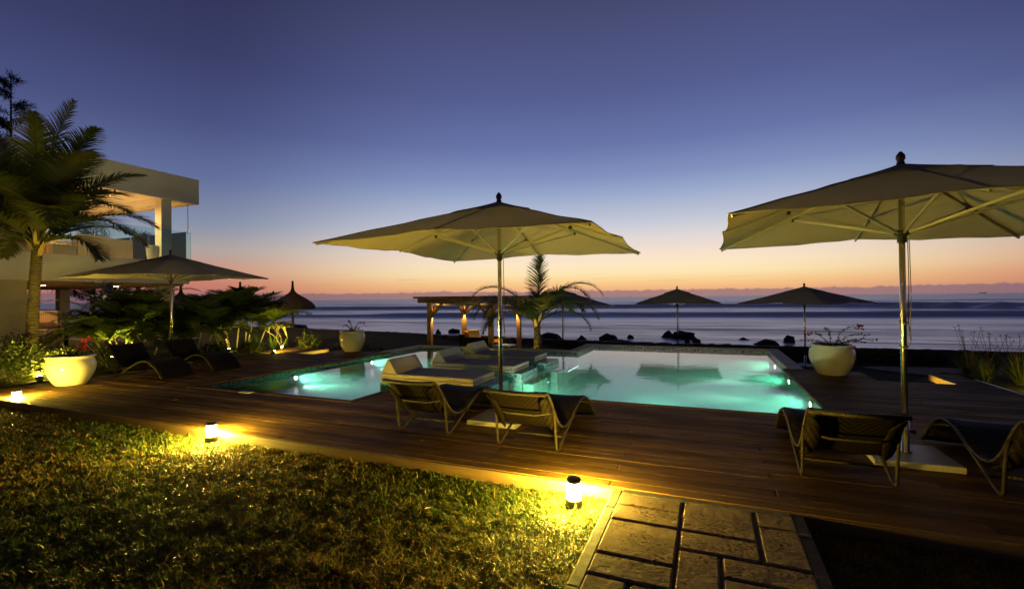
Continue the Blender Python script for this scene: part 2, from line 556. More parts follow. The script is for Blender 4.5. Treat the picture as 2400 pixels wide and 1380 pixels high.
# sea: long-exposure water, foam streaks
m, nb, out = new_mat('sea_water')
geo = nb.n('ShaderNodeNewGeometry')
pos = geo.outputs['Position']
va = nb.mapping(pos, (0.02, 0.22, 1), rot=(0, 0, R(-9)))
vb = nb.mapping(pos, (0.10, 0.9, 1), rot=(0, 0, R(-9)))
vc = nb.mapping(pos, (0.004, 0.03, 1), rot=(0, 0, R(-9)))
fa = nb.noise(va, 1.0, 5, 0.6, dist=0.6)
fb = nb.noise(vb, 1.0, 4, 0.6, dist=0.4)
fc = nb.noise(vc, 1.0, 4, 0.6)
foam = nb.math('MULTIPLY', nb.ramp(nb.math('ADD', nb.math('MULTIPLY', fa, 0.5), nb.math('MULTIPLY', fb, 0.5)), [(0.42, 0.0), (0.58, 1.0)]), 0.85)
foam = nb.math('MULTIPLY', foam, nb.ramp(fc, [(0.3, 0.45), (0.6, 1.0)]))
sz_ = nb.n('ShaderNodeSeparateXYZ')
nb.l(pos, sz_.inputs[0])
crest = nb.ramp(nb.math('ADD', sz_.outputs['Z'], 1.9), [(0.45, 0.0), (0.75, 1.0)])
crest = nb.math('MULTIPLY', crest, nb.ramp(fb, [(0.35, 0.15), (0.6, 1.0)]))
foam = nb.math('MAXIMUM', foam, nb.math('MULTIPLY', crest, 0.9))
dif = nb.n('ShaderNodeBsdfDiffuse')
dif.inputs[0].default_value = (0.72, 0.72, 0.80, 1)
deep = nb.n('ShaderNodeBsdfDiffuse')
deep.inputs[0].default_value = (0.035, 0.045, 0.075, 1)
bn = nb.n('ShaderNodeBump')
bn.inputs['Strength'].default_value = 0.14
bn.inputs['Distance'].default_value = 0.8
nb.l(nb.math('ADD', fa, nb.math('MULTIPLY', fb, 0.5)), bn.inputs['Height'])
gl = nb.n('ShaderNodeBsdfGlossy')
gl.inputs['Roughness'].default_value = 0.28
gl.inputs[0].default_value = (0.94, 0.92, 0.97, 1)
nb.l(bn.outputs[0], gl.inputs['Normal'])
fr = nb.n('ShaderNodeFresnel')
fr.inputs['IOR'].default_value = 1.33
nb.l(bn.outputs[0], fr.inputs['Normal'])
w1 = nb.n('ShaderNodeMixShader')
nb.l(nb.math('ADD', nb.math('MULTIPLY', fr.outputs[0], 0.7), 0.22), w1.inputs[0])
nb.l(deep.outputs[0], w1.inputs[1])
nb.l(gl.outputs[0], w1.inputs[2])
w2 = nb.n('ShaderNodeMixShader')
nb.l(foam, w2.inputs[0])
nb.l(w1.outputs[0], w2.inputs[1])
nb.l(dif.outputs[0], w2.inputs[2])
nb.l(w2.outputs[0], out.inputs[0])

WARM = (1.0, 0.73, 0.085)
AMBER = (1.0, 0.60, 0.22)
POOLC = (1.0, 0.98, 0.72)


def emit_mat(name, color, strength):
    m, nb, out = new_mat(name)
    e = nb.n('ShaderNodeEmission')
    e.inputs[0].default_value = (*color, 1)
    e.inputs[1].default_value = strength
    nb.l(e.outputs[0], out.inputs[0])
    return m


emit_mat('bollard_glow', WARM, 2900.0)
emit_mat('spot_glow', WARM, 260.0)
emit_mat('pool_lamp_glow', POOLC, 18.0)
emit_mat('strip_glow', (0.55, 1.0, 0.75), 3.0)
emit_mat('downlight_glow', AMBER, 60.0)

# ------------------------------------------------------------------ mesh helpers
class MB:
    def __init__(s):
        s.v, s.f, s.uv = [], [], {}

    def add(s, vs, fs):
        o = len(s.v)
        s.v.extend(tuple(p) for p in vs)
        s.f.extend(tuple(i + o for i in f) for f in fs)
        return o

    def box(s, x0, x1, y0, y1, z0, z1):
        s.add([(x0, y0, z0), (x1, y0, z0), (x1, y1, z0), (x0, y1, z0), (x0, y0, z1), (x1, y0, z1), (x1, y1, z1), (x0, y1, z1)],
              [(0, 3, 2, 1), (4, 5, 6, 7), (0, 1, 5, 4), (1, 2, 6, 5), (2, 3, 7, 6), (3, 0, 4, 7)])
        return s

    def bevel_box(s, x0, x1, y0, y1, z0, z1, r):
        """box with chamfered top edges"""
        s.add([(x0, y0, z0), (x1, y0, z0), (x1, y1, z0), (x0, y1, z0), (x0, y0, z1 - r), (x1, y0, z1 - r), (x1, y1, z1 - r), (x0, y1, z1 - r),
               (x0 + r, y0 + r, z1), (x1 - r, y0 + r, z1), (x1 - r, y1 - r, z1), (x0 + r, y1 - r, z1)],
              [(0, 3, 2, 1), (0, 1, 5, 4), (1, 2, 6, 5), (2, 3, 7, 6), (3, 0, 4, 7), (4, 5, 9, 8), (5, 6, 10, 9), (6, 7, 11, 10), (7, 4, 8, 11), (8, 9, 10, 11)])
        return s

    def beam(s, a, c, w, h):
        """rectangular bar from a to c"""
        a, c = Vector(a), Vector(c)
        d = (c - a).normalized()
        side = d.cross(Vector((0, 0, 1)))
        if side.length < 1e-3:
            side = Vector((1, 0, 0))
        side.normalize()
        up = side.cross(d)
        vs = []
        for p in (a, c):
            for su, sv in ((-1, -1), (1, -1), (1, 1), (-1, 1)):
                vs.append(p + side * (su * w / 2) + up * (sv * h / 2))
        s.add(vs, [(0, 1, 2, 3), (7, 6, 5, 4), (0, 4, 5, 1), (1, 5, 6, 2), (2, 6, 7, 3), (3, 7, 4, 0)])
        return s

    def tube(s, pts, r, n=8, cap=True):
        pts = [Vector(p) for p in pts]
        rs = r if isinstance(r, (list, tuple)) else [r] * len(pts)
        o = len(s.v)
        prev = None
        L = 0.0
        for i, p in enumerate(pts):
            d = (pts[min(i + 1, len(pts) - 1)] - pts[max(i - 1, 0)]).normalized()
            if prev is None:
                a = Vector((0, 0, 1)) if abs(d.z) < 0.9 else Vector((1, 0, 0))
                u = d.cross(a).normalized()
            else:
                u = (prev - d * prev.dot(d)).normalized()
            prev = u
            w = d.cross(u)
            if i:
                L += (p - pts[i - 1]).length
            for k in range(n):
                t = 2 * math.pi * k / n
                s.uv[len(s.v)] = (k / n * 0.1, L)
                s.v.append(tuple(p + u * (math.cos(t) * rs[i]) + w * (math.sin(t) * rs[i])))
        for i in range(len(pts) - 1):
            for k in range(n):
                k2 = (k + 1) % n
                s.f.append((o + i * n + k, o + i * n + k2, o + (i + 1) * n + k2, o + (i + 1) * n + k))
        if cap:
            s.f.append(tuple(o + k for k in reversed(range(n))))
            s.f.append(tuple(o + (len(pts) - 1) * n + k for k in range(n)))
        return s

    def lathe(s, prof, n=32, c=(0, 0, 0), wob=None):
        o = len(s.v)
        for i, (r, z) in enumerate(prof):
            for k in range(n):
                t = 2 * math.pi * k / n
                rr = r * (wob(t, z) if wob else 1)
                s.v.append((c[0] + rr * math.cos(t), c[1] + rr * math.sin(t), c[2] + z))
        for i in range(len(prof) - 1):
            for k in range(n):
                k2 = (k + 1) % n
                s.f.append((o + i * n + k, o + i * n + k2, o + (i + 1) * n + k2, o + (i + 1) * n + k))
        s.f.append(tuple(o + k for k in reversed(range(n))))
        s.f.append(tuple(o + (len(prof) - 1) * n + k for k in range(n)))
        return s

    def blade(s, base, direction, length, width, bend, up=Vector((0, 0, 1)), segs=3):
        """a leaf strip that arches"""
        base, d = Vector(base), Vector(direction).normalized()
        side = d.cross(up)
        if side.length < 1e-3:
            side = Vector((1, 0, 0))
        side.normalize()
        o = len(s.v)
        p = base.copy()
        for i in range(segs):
            k = i / segs
            w = width * (1 - k * k) * (0.55 + 0.45 * min(1, k * 4 + 0.3))
            s.v.append(tuple(p - side * w / 2))
            s.v.append(tuple(p + side * w / 2))
            p = p + d * (length / segs)
            d = (d + Vector((0, 0, -bend / segs))).normalized()
        s.v.append(tuple(p))
        for i in range(segs - 1):
            a = o + 2 * i
            s.f.append((a, a + 1, a + 3, a + 2))
        a = o + 2 * (segs - 1)
        s.f.append((a, a + 1, a + 2))
        return s

    def leaf(s, base, d, length, width, nrm):
        d = Vector(d).normalized()
        side = d.cross(nrm)
        if side.length < 1e-3:
            side = Vector((1, 0, 0))
        side.normalize()
        b0 = Vector(base)
        mid = b0 + d * length * 0.45 - Vector(nrm) * (width * 0.12)
        s.add([b0, mid + side * width / 2 + Vector(nrm) * width * 0.2, b0 + d * length, mid - side * width / 2 + Vector(nrm) * width * 0.2, mid],
              [(0, 1, 4), (1, 2, 4), (2, 3, 4), (3, 0, 4)])
        return s


def wloc(o):
    v = Vector((0, 0, 0))
    while o is not None:
        v = v + o.location
        o = o.parent
    return v


def obj(name, mb, mat, parent=None, smooth=False, world=True, origin=None, data=None):
    """link a mesh; vertices are world coordinates, turned local to the parent"""
    if data is None:
        off = wloc(parent) if (world and parent is not None) else Vector((0, 0, 0))
        if origin is not None:
            off = Vector(origin)
        me = bpy.data.meshes.new(name)
        vs = [(p[0] - off.x, p[1] - off.y, p[2] - off.z) for p in mb.v]
        me.from_pydata(vs, [], mb.f)
        if mb.uv:
            ul = me.uv_layers.new(name='UVMap')
            idx = np.empty(len(me.loops), dtype=np.int32)
            me.loops.foreach_get('vertex_index', idx)
            tab = np.zeros((len(vs), 2), dtype=np.float32)
            for k_, v_ in mb.uv.items():
                tab[k_] = v_
            ul.data.foreach_set('uv', tab[idx].ravel())
        if smooth:
            me.polygons.foreach_set('use_smooth', [True] * len(me.polygons))
        me.materials.append(MATS[mat])
        me.update()
    else:
        me = data
    o = bpy.data.objects.new(name, me)
    COL.objects.link(o)
    o.parent = parent
    if origin is not None:
        o.location = Vector(origin) - (wloc(parent) if parent else Vector((0, 0, 0)))
    return o


def tag(o, label, cat, group=None):
    o['label'] = label
    o['category'] = cat
    if group:
        o['group'] = group
    return o


def thing(name, label, cat, loc, group=None, rz=0.0):
    o = bpy.data.objects.new(name, None)
    o.empty_display_size = 0.2
    COL.objects.link(o)
    o.location = loc
    o.rotation_euler = (0, 0, rz)
    return tag(o, label, cat, group)


def struct(o):
    o['kind'] = 'structure'
    return o


def stuff(o):
    o['kind'] = 'stuff'
    return o


def kids(o):
    return [c for c in COL.objects if c.parent == o]


def dup(root, loc, rz, label, group=None):
    src = kids(root)
    r = root.copy()
    COL.objects.link(r)
    r.location = loc
    r.rotation_euler = (0, 0, rz)
    r['label'] = label
    if group:
        r['group'] = group
    for ch in src:
        c = ch.copy()
        COL.objects.link(c)
        c.parent = r
        for g in kids(ch):
            d = g.copy()
            COL.objects.link(d)
            d.parent = c
    return r


def solidify(o, th):
    md = o.modifiers.new('thickness', 'SOLIDIFY')
    md.thickness = th
    md.offset = -1


def spot(name, loc, target, power, color, cone, parent, radius=0.03, blend=0.6):
    l = bpy.data.lights.new(name, 'SPOT')
    l.energy = power
    l.color = color
    l.spot_size = R(cone)
    l.spot_blend = blend
    l.shadow_soft_size = radius
    o = bpy.data.objects.new(name, l)
    COL.objects.link(o)
    d = (Vector(target) - Vector(loc)).normalized()
    o.rotation_euler = d.to_track_quat('-Z', 'Y').to_euler()
    o.parent = parent
    o.location = Vector(loc) - wloc(parent)
    return o


def point(name, loc, power, color, parent, radius=0.03):
    l = bpy.data.lights.new(name, 'POINT')
    l.energy = power
    l.color = color
    l.shadow_soft_size = radius
    o = bpy.data.objects.new(name, l)
    COL.objects.link(o)
    o.parent = parent
    o.location = Vector(loc) - wloc(parent)
    return o


# ------------------------------------------------------------------ plan of the place (metres; X along the deck, Y towards the sea)
DECK_Y0, DECK_Y1 = 3.76, 9.95
DECK_X0, DECK_X1 = -11.55, 4.22
POOL = [(-8.45, 5.55), (-4.85, 5.55), (-4.85, 6.80), (1.48, 6.80), (1.48, 14.65), (-3.35, 14.65), (-3.35, 12.75), (-8.45, 12.75)]
WATER_Z = -0.075
SHELF_Z, DEEP_Z = -0.36, -0.62
SHELF_X = -3.35


def in_pool(x, y, mg=0.0):
    return (-8.45 - mg < x < -4.85 + mg and 5.55 - mg < y < 12.75 + mg) or (-4.85 - mg < x < 1.48 + mg and 6.80 - mg < y < 12.75 + mg) or (-3.35 - mg < x < 1.48 + mg and 12.7 - mg < y < 14.65 + mg)


def smooth(a, c, t):
    t = min(1, max(0, (t - a) / (c - a)))
    return t * t * (3 - 2 * t)


def wall_y(x):
    return 20.5 + max(0.0, -x - 3) * 0.115


def ground_z(x, y):
    z = -0.12 + 0.07 * smooth(-11.6, -11.8, x) * smooth(4.1, 4.6, y)
    drop = -0.86 + 0.24 * smooth(-5.2, -6.6, x) + 0.2 * smooth(-11, -18, x)
    z += (drop + 0.12) * (smooth(9.6 if x > -11.3 else 11.0, 13.2, y) if x < 4.3 else smooth(12.2, 15.2, y))
    if DECK_X0 + 0.1 < x < DECK_X1 and DECK_Y0 + 0.1 < y < DECK_Y1 - 0.1:
        z -= 0.18
    z -= 1.6 * smooth(wall_y(x) + 0.2, wall_y(x) + 3.0, y)
    z += 0.02 * mnoise.noise(Vector((x * 0.8, y * 0.8, 0)))
    return z


# ground sheet
mb = MB()
xs = [-90, -70, -55, -45] + [-36 + 0.5 * i for i in range(125)] + [30, 38, 50, 70, 90]
ys = [-40, -25, -14] + [-8 + 0.5 * i for i in range(23)] + [3.7, 4.0] + [4.5 + 0.5 * i for i in range(41)] + [25.5, 27, 29, 32]
idx = {}
for j, y in enumerate(ys):
    for i, x in enumerate(xs):
        idx[i, j] = len(mb.v)
        mb.v.append((x, y, ground_z(x, y)))
for j in range(len(ys) - 1):
    for i in range(len(xs) - 1):
        cx_, cy_ = (xs[i] + xs[i + 1]) / 2, (ys[j] + ys[j + 1]) / 2
        if in_pool(cx_, cy_, 0.24):
            continue
        mb.f.append((idx[i, j], idx[i + 1, j], idx[i + 1, j + 1], idx[i, j + 1]))
ground = struct(obj('ground', mb, 'turf', smooth=True))

# sandy patch by the planting on the right
mb = MB()
n_ = 26
ctr = onz(2330, 858, -0.62)
for k in range(n_):
    t = 2 * math.pi * k / n_
    x = ctr.x + 3.0 * math.cos(t) * (1 + 0.1 * math.sin(3 * t))
    y = ctr.y + 1.1 * math.sin(t) * (1 + 0.12 * math.sin(2 * t + 1))
    mb.v.append((x, y, ground_z(x, y) + 0.03))
mb.v.append((ctr.x, ctr.y, ground_z(ctr.x, ctr.y) + 0.10))
mb.f = [(k, (k + 1) % n_, n_) for k in range(n_)]
struct(obj('sand_path', mb, 'sand', smooth=True))

# ------------------------------------------------------------------ sea
SEA_Z = -1.9
mb = MB()


def wave_h(x, y):
    h_ = 0.0
    # nearer breaker and farther breaker, running roughly along the shore
    y2 = 85.9 + 0.115 * (x - 8.7) + 3.0 * math.sin(x * 0.021)
    d = y - y2
    h_ += (0.78 if x > -60 else 0.6) * math.exp(-(d / (5.0 if d > 0 else 1.9)) ** 2)
    y1 = 150 - 0.21 * max(0, -x) - 0.5 * max(0, x - 10) * min(1, (max(0, x - 10)) / 60) + 3 * math.sin(x * 0.013 + 1)
    d = y - y1
    h_ += (1.15 + 0.5 * smooth(10, 70, x)) * math.exp(-(d / (9 if d > 0 else 3.0)) ** 2)
    y0 = 262 + 0.1 * x + 6 * math.sin(x * 0.01)
    d = y - y0
    h_ += 0.7 * math.exp(-(d / (14 if d > 0 else 6)) ** 2)
    h_ += 0.05 * math.sin(y * 0.35 + x * 0.03) * smooth(30, 60, y)
    return h_


sx = [-20000, -6000, -2500, -1200, -800] + [-560 + 20 * i for i in range(23)] + [-110 + 6 * i for i in range(40)] + [140 + 20 * i for i in range(12)] + [420, 700, 1200, 2500, 6000, 20000]
sy = [20 + 1.5 * i for i in range(35)] + [72 + 0.8 * i for i in range(40)] + [104 + 1.3 * i for i in range(52)] + [172 + 4 * i for i in range(34)] + [320, 380, 480, 650, 900, 1400, 2200, 4000, 8000, 16000, 30000]
idx = {}
for j, y in enumerate(sy):
    for i, x in enumerate(sx):
        idx[i, j] = len(mb.v)
        mb.v.append((x, y, SEA_Z + wave_h(x, y)))
for j in range(len(sy) - 1):
    for i in range(len(sx) - 1):
        mb.f.append((idx[i, j], idx[i + 1, j], idx[i + 1, j + 1], idx[i, j + 1]))
struct(obj('sea', mb, 'sea_water', smooth=True))

# ------------------------------------------------------------------ pool
pool = struct(obj('pool', MB().box(-8.44, -3.36, 5.57, 12.74, SHELF_Z - 0.14, SHELF_Z), 'pool_mosaic'))
# shelf floor is the pool body; deep floor, walls, waterline band, water as parts
obj('deep_floor', MB().box(-4.84, 1.47, 6.82, 14.64, DEEP_Z - 0.14, DEEP_Z), 'pool_mosaic', pool)
obj('shelf_wall', MB().box(SHELF_X - 0.02, SHELF_X + 0.012, 6.83, 12.73, DEEP_Z + 0.002, SHELF_Z + 0.004), 'pool_mosaic', pool)
for i in range(len(POOL)):
    (ax, ay), (bx_, by_) = POOL[i], POOL[(i + 1) % len(POOL)]
    d = Vector((bx_ - ax, by_ - ay, 0)).normalized()
    nrm = Vector((d.y, -d.x, 0))                   # outward
    th = 0.2
    x0, x1 = sorted((ax, bx_))
    y0, y1 = sorted((ay, by_))
    if abs(nrm.x) > 0.5:
        xa, xb = (ax, ax + th) if nrm.x > 0 else (ax - th, ax)
        w = MB().box(xa, xb, y0 - 0.001 * i, y1 + 0.001 * i, DEEP_Z - 0.3, -0.12)
        bd = MB().box(xa + 0.004, xb - 0.004, y0, y1, -0.118, -0.032)
        if nrm.x > 0:
            bd = MB().box(ax - 0.003, ax + th, y0, y1, -0.17, -0.032)
        else:
            bd = MB().box(ax - th, ax + 0.003, y0, y1, -0.17, -0.032)
    else:
        ya, yb = (ay, ay + th) if nrm.y > 0 else (ay - th, ay)
        w = MB().box(x0 - 0.001 * i, x1 + 0.001 * i, ya, yb, DEEP_Z - 0.3, -0.12)
        if nrm.y > 0:
            bd = MB().box(x0, x1, ay - 0.003, ay + th, -0.17, -0.032)
        else:
            bd = MB().box(x0, x1, ay - th, ay + 0.003, -0.17, -0.032)
    obj('pool_wall', w, 'pool_mosaic', pool)
    obj('waterline_band', bd, 'waterline_mosaic', pool)
# the water is a closed body: faintly cloudy inside so that the lamps draw beams in it
mb = MB()
e_ = 0.02
POOLX = [(-8.45 - e_, 5.55 - e_), (-4.85 + e_, 5.55 - e_), (-4.85 + e_, 6.80 - e_), (1.48 + e_, 6.80 - e_), (1.48 + e_, 14.65 + e_), (-3.35 - e_, 14.65 + e_), (-3.35 - e_, 12.75 + e_), (-8.45 - e_, 12.75 + e_)]
n_ = len(POOLX)
mb.v = [(x, y, WATER_Z) for x, y in POOLX] + [(x, y, DEEP_Z - 0.06) for x, y in POOLX]
mb.f = [tuple(range(n_)), tuple(reversed(range(n_, 2 * n_)))] + [(i, i + n_, (i + 1) % n_ + n_, (i + 1) % n_) for i in range(n_)]
struct(obj('water', mb, 'pool_water', pool))
# drain cover on the near edge
obj('skimmer_cover', MB().box(-7.15, -6.9, 5.42, 5.52, 0.003, 0.01), 'white_laminate', pool)

# stone coping tiles beyond the timber deck
CW = 0.30


def coping_run(x0, y0, x1, y1, wx, wy):
    L = math.hypot(x1 - x0, y1 - y0)
    n = max(1, round(L / 0.30))
    for k in range(n):
        a, c = k / n, (k + 1) / n
        xa, xb = x0 + (x1 - x0) * a, x0 + (x1 - x0) * c
        ya, yb = y0 + (y1 - y0) * a, y0 + (y1 - y0) * c
        X0, X1 = sorted((xa, xb + wx))
        Y0, Y1 = sorted((ya, yb + wy))
        g = 0.004
        dz = rnd.uniform(-0.002, 0.002)
        obj('coping_tile', MB().bevel_box(X0 + g, X1 - g, Y0 + g, Y1 - g, -0.03, 0.012 + dz, 0.006), 'coping_stone', pool)


coping_run(1.47, 11.05, 1.47, 14.64, CW, 0)
coping_run(-3.65, 14.64, 1.77, 14.64, 0, CW)
coping_run(-3.34, 12.74 + CW, -3.34, 14.64, -CW, 0)
coping_run(-8.75, 12.74, -3.34, 12.74, 0, CW)
coping_run(-8.44, 11.05, -8.44, 12.74, -CW, 0)

# pool lamps (lit, under water)
def pool_lamp(x, y, z, dirx, label, power):
    t = thing('pool_lamp', label, 'pool lamp', (x, y, z), 'underwater pool lamps')
    ring = MB()
    ring.tube([(x, y, z), (x + dirx * 0.03, y, z)], 0.075, 16)
    obj('rim', ring, 'aluminium', t)
    lens = MB()
    lens.tube([(x + dirx * 0.031, y, z), (x + dirx * 0.036, y, z)], 0.04, 16)
    obj('lens', lens, 'pool_lamp_glow', t)
    spot('beam', (x + dirx * 0.07, y, z), (x + dirx * 3.0, y, z + 0.03), power * 2.7, POOLC, 75, t, 0.05, 1.0)
    spot('beam_core', (x + dirx * 0.05, y, z), (x + dirx * 3.0, y, z + 0.05), power * 0.9, POOLC, 6, t, 0.015, 0.9)
    return t


PLZ = -0.2
pool_lamp(1.47, 8.55, PLZ, -1, 'glowing pool lamp on right pool wall, nearest the woven loungers', 150)
pool_lamp(1.47, 10.65, PLZ, -1, 'glowing pool lamp on right pool wall beside the white pot', 150)
pool_lamp(1.47, 12.75, PLZ, -1, 'glowing pool lamp on right pool wall, farthest toward the sea', 150)
pool_lamp(-8.44, 7.75, PLZ, 1, 'glowing pool lamp on left pool wall, nearer of the two', 190)
pool_lamp(-8.44, 10.3, PLZ, 1, 'glowing pool lamp on left pool wall, near the far pot', 170)

def unseen_lamp(x, y, z, label, power):  # out of sight under the deck edge, added to even the pool light
    t = thing('pool_lamp', label, 'pool lamp', (x, y, z), 'underwater pool lamps')
    obj('rim', MB().tube([(x, y, z), (x, y + 0.03, z)], 0.075, 16), 'aluminium', t)
    obj('lens', MB().tube([(x, y + 0.031, z), (x, y + 0.034, z)], 0.05, 16), 'strip_glow', t)
    spot('beam', (x, y + 0.07, z), (x, y + 3.0, z + 0.02), power, POOLC, 80, t, 0.05, 1.0)


strip = thing('led_strip', 'glowing strip light along the underwater edge of the day bed shelf', 'pool lamp', (SHELF_X + 0.02, 9.8, SHELF_Z))
obj('strip_housing', MB().box(SHELF_X + 0.012, SHELF_X + 0.02, 6.85, 12.7, SHELF_Z - 0.045, SHELF_Z - 0.005), 'aluminium', strip)
obj('strip_lens', MB().box(SHELF_X + 0.0205, SHELF_X + 0.026, 6.86, 12.69, SHELF_Z - 0.035, SHELF_Z - 0.015), 'strip_glow', strip)
unseen_lamp(-2.6, 6.805, -0.34, 'unseen pool lamp on the near wall below the deck edge by the centre loungers', 640)
unseen_lamp(-0.8, 6.805, -0.34, 'unseen pool lamp on the near wall below the middle of the deck edge', 520)
unseen_lamp(0.8, 6.805, -0.34, 'unseen pool lamp on the near wall below the deck edge at the right pool corner', 300)

# ------------------------------------------------------------------ timber deck, board by board
deck = struct(obj('deck', MB().box(DECK_X0 + 0.03, DECK_X1 - 0.03, DECK_Y0 + 0.04, 5.3, -0.16, -0.045), 'timber_dark'))
PITCH_B, BW = 0.125, 0.1195
plank_me = None


def plank(x0, x1, yc, z=0.0):
    global plank_me
    if plank_me is None:
        o = obj('plank', MB().bevel_box(-0.5, 0.5, -BW / 2, BW / 2, -0.028, 0.0, 0.003), 'deck_wood', deck, world=False)
        plank_me = o.data
    else:
        o = obj('plank', None, None, deck, data=plank_me)
    o.location = ((x0 + x1) / 2, yc, z + rnd.uniform(-0.0012, 0.0012))
    o.scale = ((x1 - x0 - 0.004), 1, 1)
    return o


def row_spans(y):
    y0, y1 = y - PITCH_B / 2, y + PITCH_B / 2
    if y > DECK_Y1:
        sp = []
        if y < 11.05:
            sp = [(-10.2, -8.47), (1.50, 2.70)]
        if y < 11.1:
            sp.append((3.79, 4.22))
        if y < 11.27:
            sp.insert(0, (-12.3, -10.87))
        return sp
    if y1 < 5.53:
        return [(DECK_X0, DECK_X1)]
    if y1 < 6.79:
        return [(DECK_X0, -8.47), (-4.83, DECK_X1)]
    return [(DECK_X0, -8.47), (1.50, DECK_X1)]


row = 0
y = DECK_Y0 + PITCH_B / 2
while y < 11.27:
    for (a, c) in row_spans(y):
        L = 3.6
        st_ = a - (row % 3) * 1.2 - 0.0
        x = st_
        while x < c - 0.01:
            x0, x1 = max(a, x), min(c, x + L)
            if c - x1 < 0.5:
                x1 = c
            if x1 - x0 > 0.05:
                plank(x0, x1, y)
            if x1 >= c:
                break
            x += L
    row += 1
    y += PITCH_B
# boards edging the pool, and the fascia along the lawn
for (x0, x1, y0, y1) in ((-8.475, -8.36, 5.44, 11.05), (1.39, 1.505, 6.69, 11.05), (-8.36, -4.86, 5.46, 5.575), (-4.84, 1.39, 6.70, 6.815), (-4.95, -4.835, 5.575, 6.70)):
    o = obj('pool_edge_board', MB().bevel_box(x0, x1, y0, y1, -0.031, 0.006, 0.004), 'deck_wood', deck)
x = DECK_X0
while x < DECK_X1 - 0.1:
    x1 = min(x + 3.9, DECK_X1)
    obj('fascia_board', MB().box(x + 0.002, x1 - 0.002, DECK_Y0 - 0.026, DECK_Y0 - 0.002, -0.14, -0.006), 'fascia_wood', deck)
    x = x1
for (a, c, yy) in ((-11.2, -9.9, 3.76),):
    obj('fascia_board', MB().box(DECK_X0 - 0.026, DECK_X0 - 0.002, DECK_Y0 - 0.02, DECK_Y1, -0.14, -0.006), 'fascia_wood', deck)
# steps down at the far side: timber edge over a pale riser
for (xw, y1_) in ((3.79, 11.1), (-10.87, 11.27)):
    s_ = -1 if xw > 0 else 1
    obj('fascia_board', MB().box(min(xw, xw + s_ * 0.025), max(xw, xw + s_ * 0.025), DECK_Y1, y1_, -0.11, -0.004), 'fascia_wood', deck)
    xi = xw - s_ * 0.06
    obj('step_riser', MB().box(min(xi, xi - s_ * (0.34 if xw > 0 else 1.3)), max(xi, xi - s_ * (0.34 if xw > 0 else 1.3)), DECK_Y1 + 0.05, y1_ - 0.05, -0.95, -0.032), 'plaster', deck)

# fallen leaves
for (px_, py_) in ((1948, 930), (405, 937), (125, 916), (1480, 1010), (985, 1030)):
    p = onz(px_, py_, 0.006)
    a = rnd.uniform(0, 6.3)
    o = obj('fallen_leaf', MB().leaf((p.x, p.y, 0.008), (math.cos(a), math.sin(a), 0.05), 0.075, 0.03, Vector((0, 0, 1))), 'dry_leaf', origin=(p.x, p.y, 0.008))
    solidify(o, 0.001)
    where = {1948: 'on dark boards right of the pool', 405: 'on boards left of the shallow pool corner', 125: 'on boards beside the big lit pot', 1480: 'on boards between the two pairs of loungers', 985: 'on boards behind the left centre lounger'}[px_]
    tag(o, 'small dry fallen leaf lying ' + where, 'leaf', 'leaves fallen on the deck')

for (px_, py_, lab_) in ((620, 1130, 'on the lawn below the middle bollard lamp'), (1010, 1190, 'on the lawn left of the path lamp'), (300, 1060, 'on the lawn at left'), (1180, 1300, 'on the lawn near the path')):
    p = onz(px_, py_, -0.07)
    a = rnd.uniform(0, 6.3)
    o = obj('fallen_leaf', MB().leaf((p.x, p.y, -0.062), (math.cos(a), math.sin(a), 0.2), 0.07, 0.03, Vector((0, 0, 1))), 'dry_leaf', origin=(p.x, p.y, -0.062))
    solidify(o, 0.001)
    tag(o, 'small dry fallen leaf lying ' + lab_, 'leaf', 'leaves fallen on the lawn')

# ------------------------------------------------------------------ paved path
PZ = -0.004
path = struct(obj('path', MB().box(-0.70, 0.57, -1.6, 3.733, -0.2, PZ - 0.014), 'mortar'))
for (x0, x1, y0, y1) in ((-0.71, -0.635, -1.6, 3.73), (0.505, 0.58, -1.6, 3.73), (-0.634, 0.504, 3.672, 3.731)):
    L = y1 - y0
    if L < 0.2:
        obj('kerb', MB().bevel_box(x0, x1, y0, y1, -0.2, PZ + 0.002, 0.006), 'kerb_concrete', path)
        continue
    yy = y0
    while yy < y1 - 0.01:
        y2 = min(yy + 1.0, y1)
        obj('kerb', MB().bevel_box(x0, x1, yy + 0.001, y2 - 0.001, -0.2, PZ + rnd.uniform(-0.002, 0.002), 0.008), 'kerb_concrete', path)
        yy = y2
CX = [(-0.63, -0.205), (-0.175, 0.25), (0.285, 0.50)]
stones = [(-0.63, -0.205, 3.48, 3.665), (-0.63, -0.205, 3.245, 3.458), (-0.175, 0.25, 3.245, 3.665), (0.285, 0.50, 3.465, 3.665), (-0.63, -0.205, 2.79, 3.212),
          (-0.175, 0.25, 3.0, 3.212), (0.285, 0.50, 3.0, 3.445), (-0.63, -0.205, 2.555, 2.755), (-0.175, 0.03, 2.545, 2.965), (0.06, 0.50, 2.775, 2.965)]
base = [(-0.63, -0.425, 2.10, 2.525), (-0.39, 0.03, 2.32, 2.515), (0.06, 0.50, 2.32, 2.745), (-0.39, 0.03, 1.88, 2.29), (-0.63, -0.425, 1.88, 2.07), (0.06, 0.265, 1.88, 2.29), (0.295, 0.50, 1.88, 2.29)]
stones += base
for s_ in base:
    stones.append((s_[0], s_[1], s_[2] - 0.68, s_[3] - 0.68))
for k in range(3):
    for (a, c) in CX:
        stones.append((a, c, 0.78 - k * 0.44, 1.165 - k * 0.44))
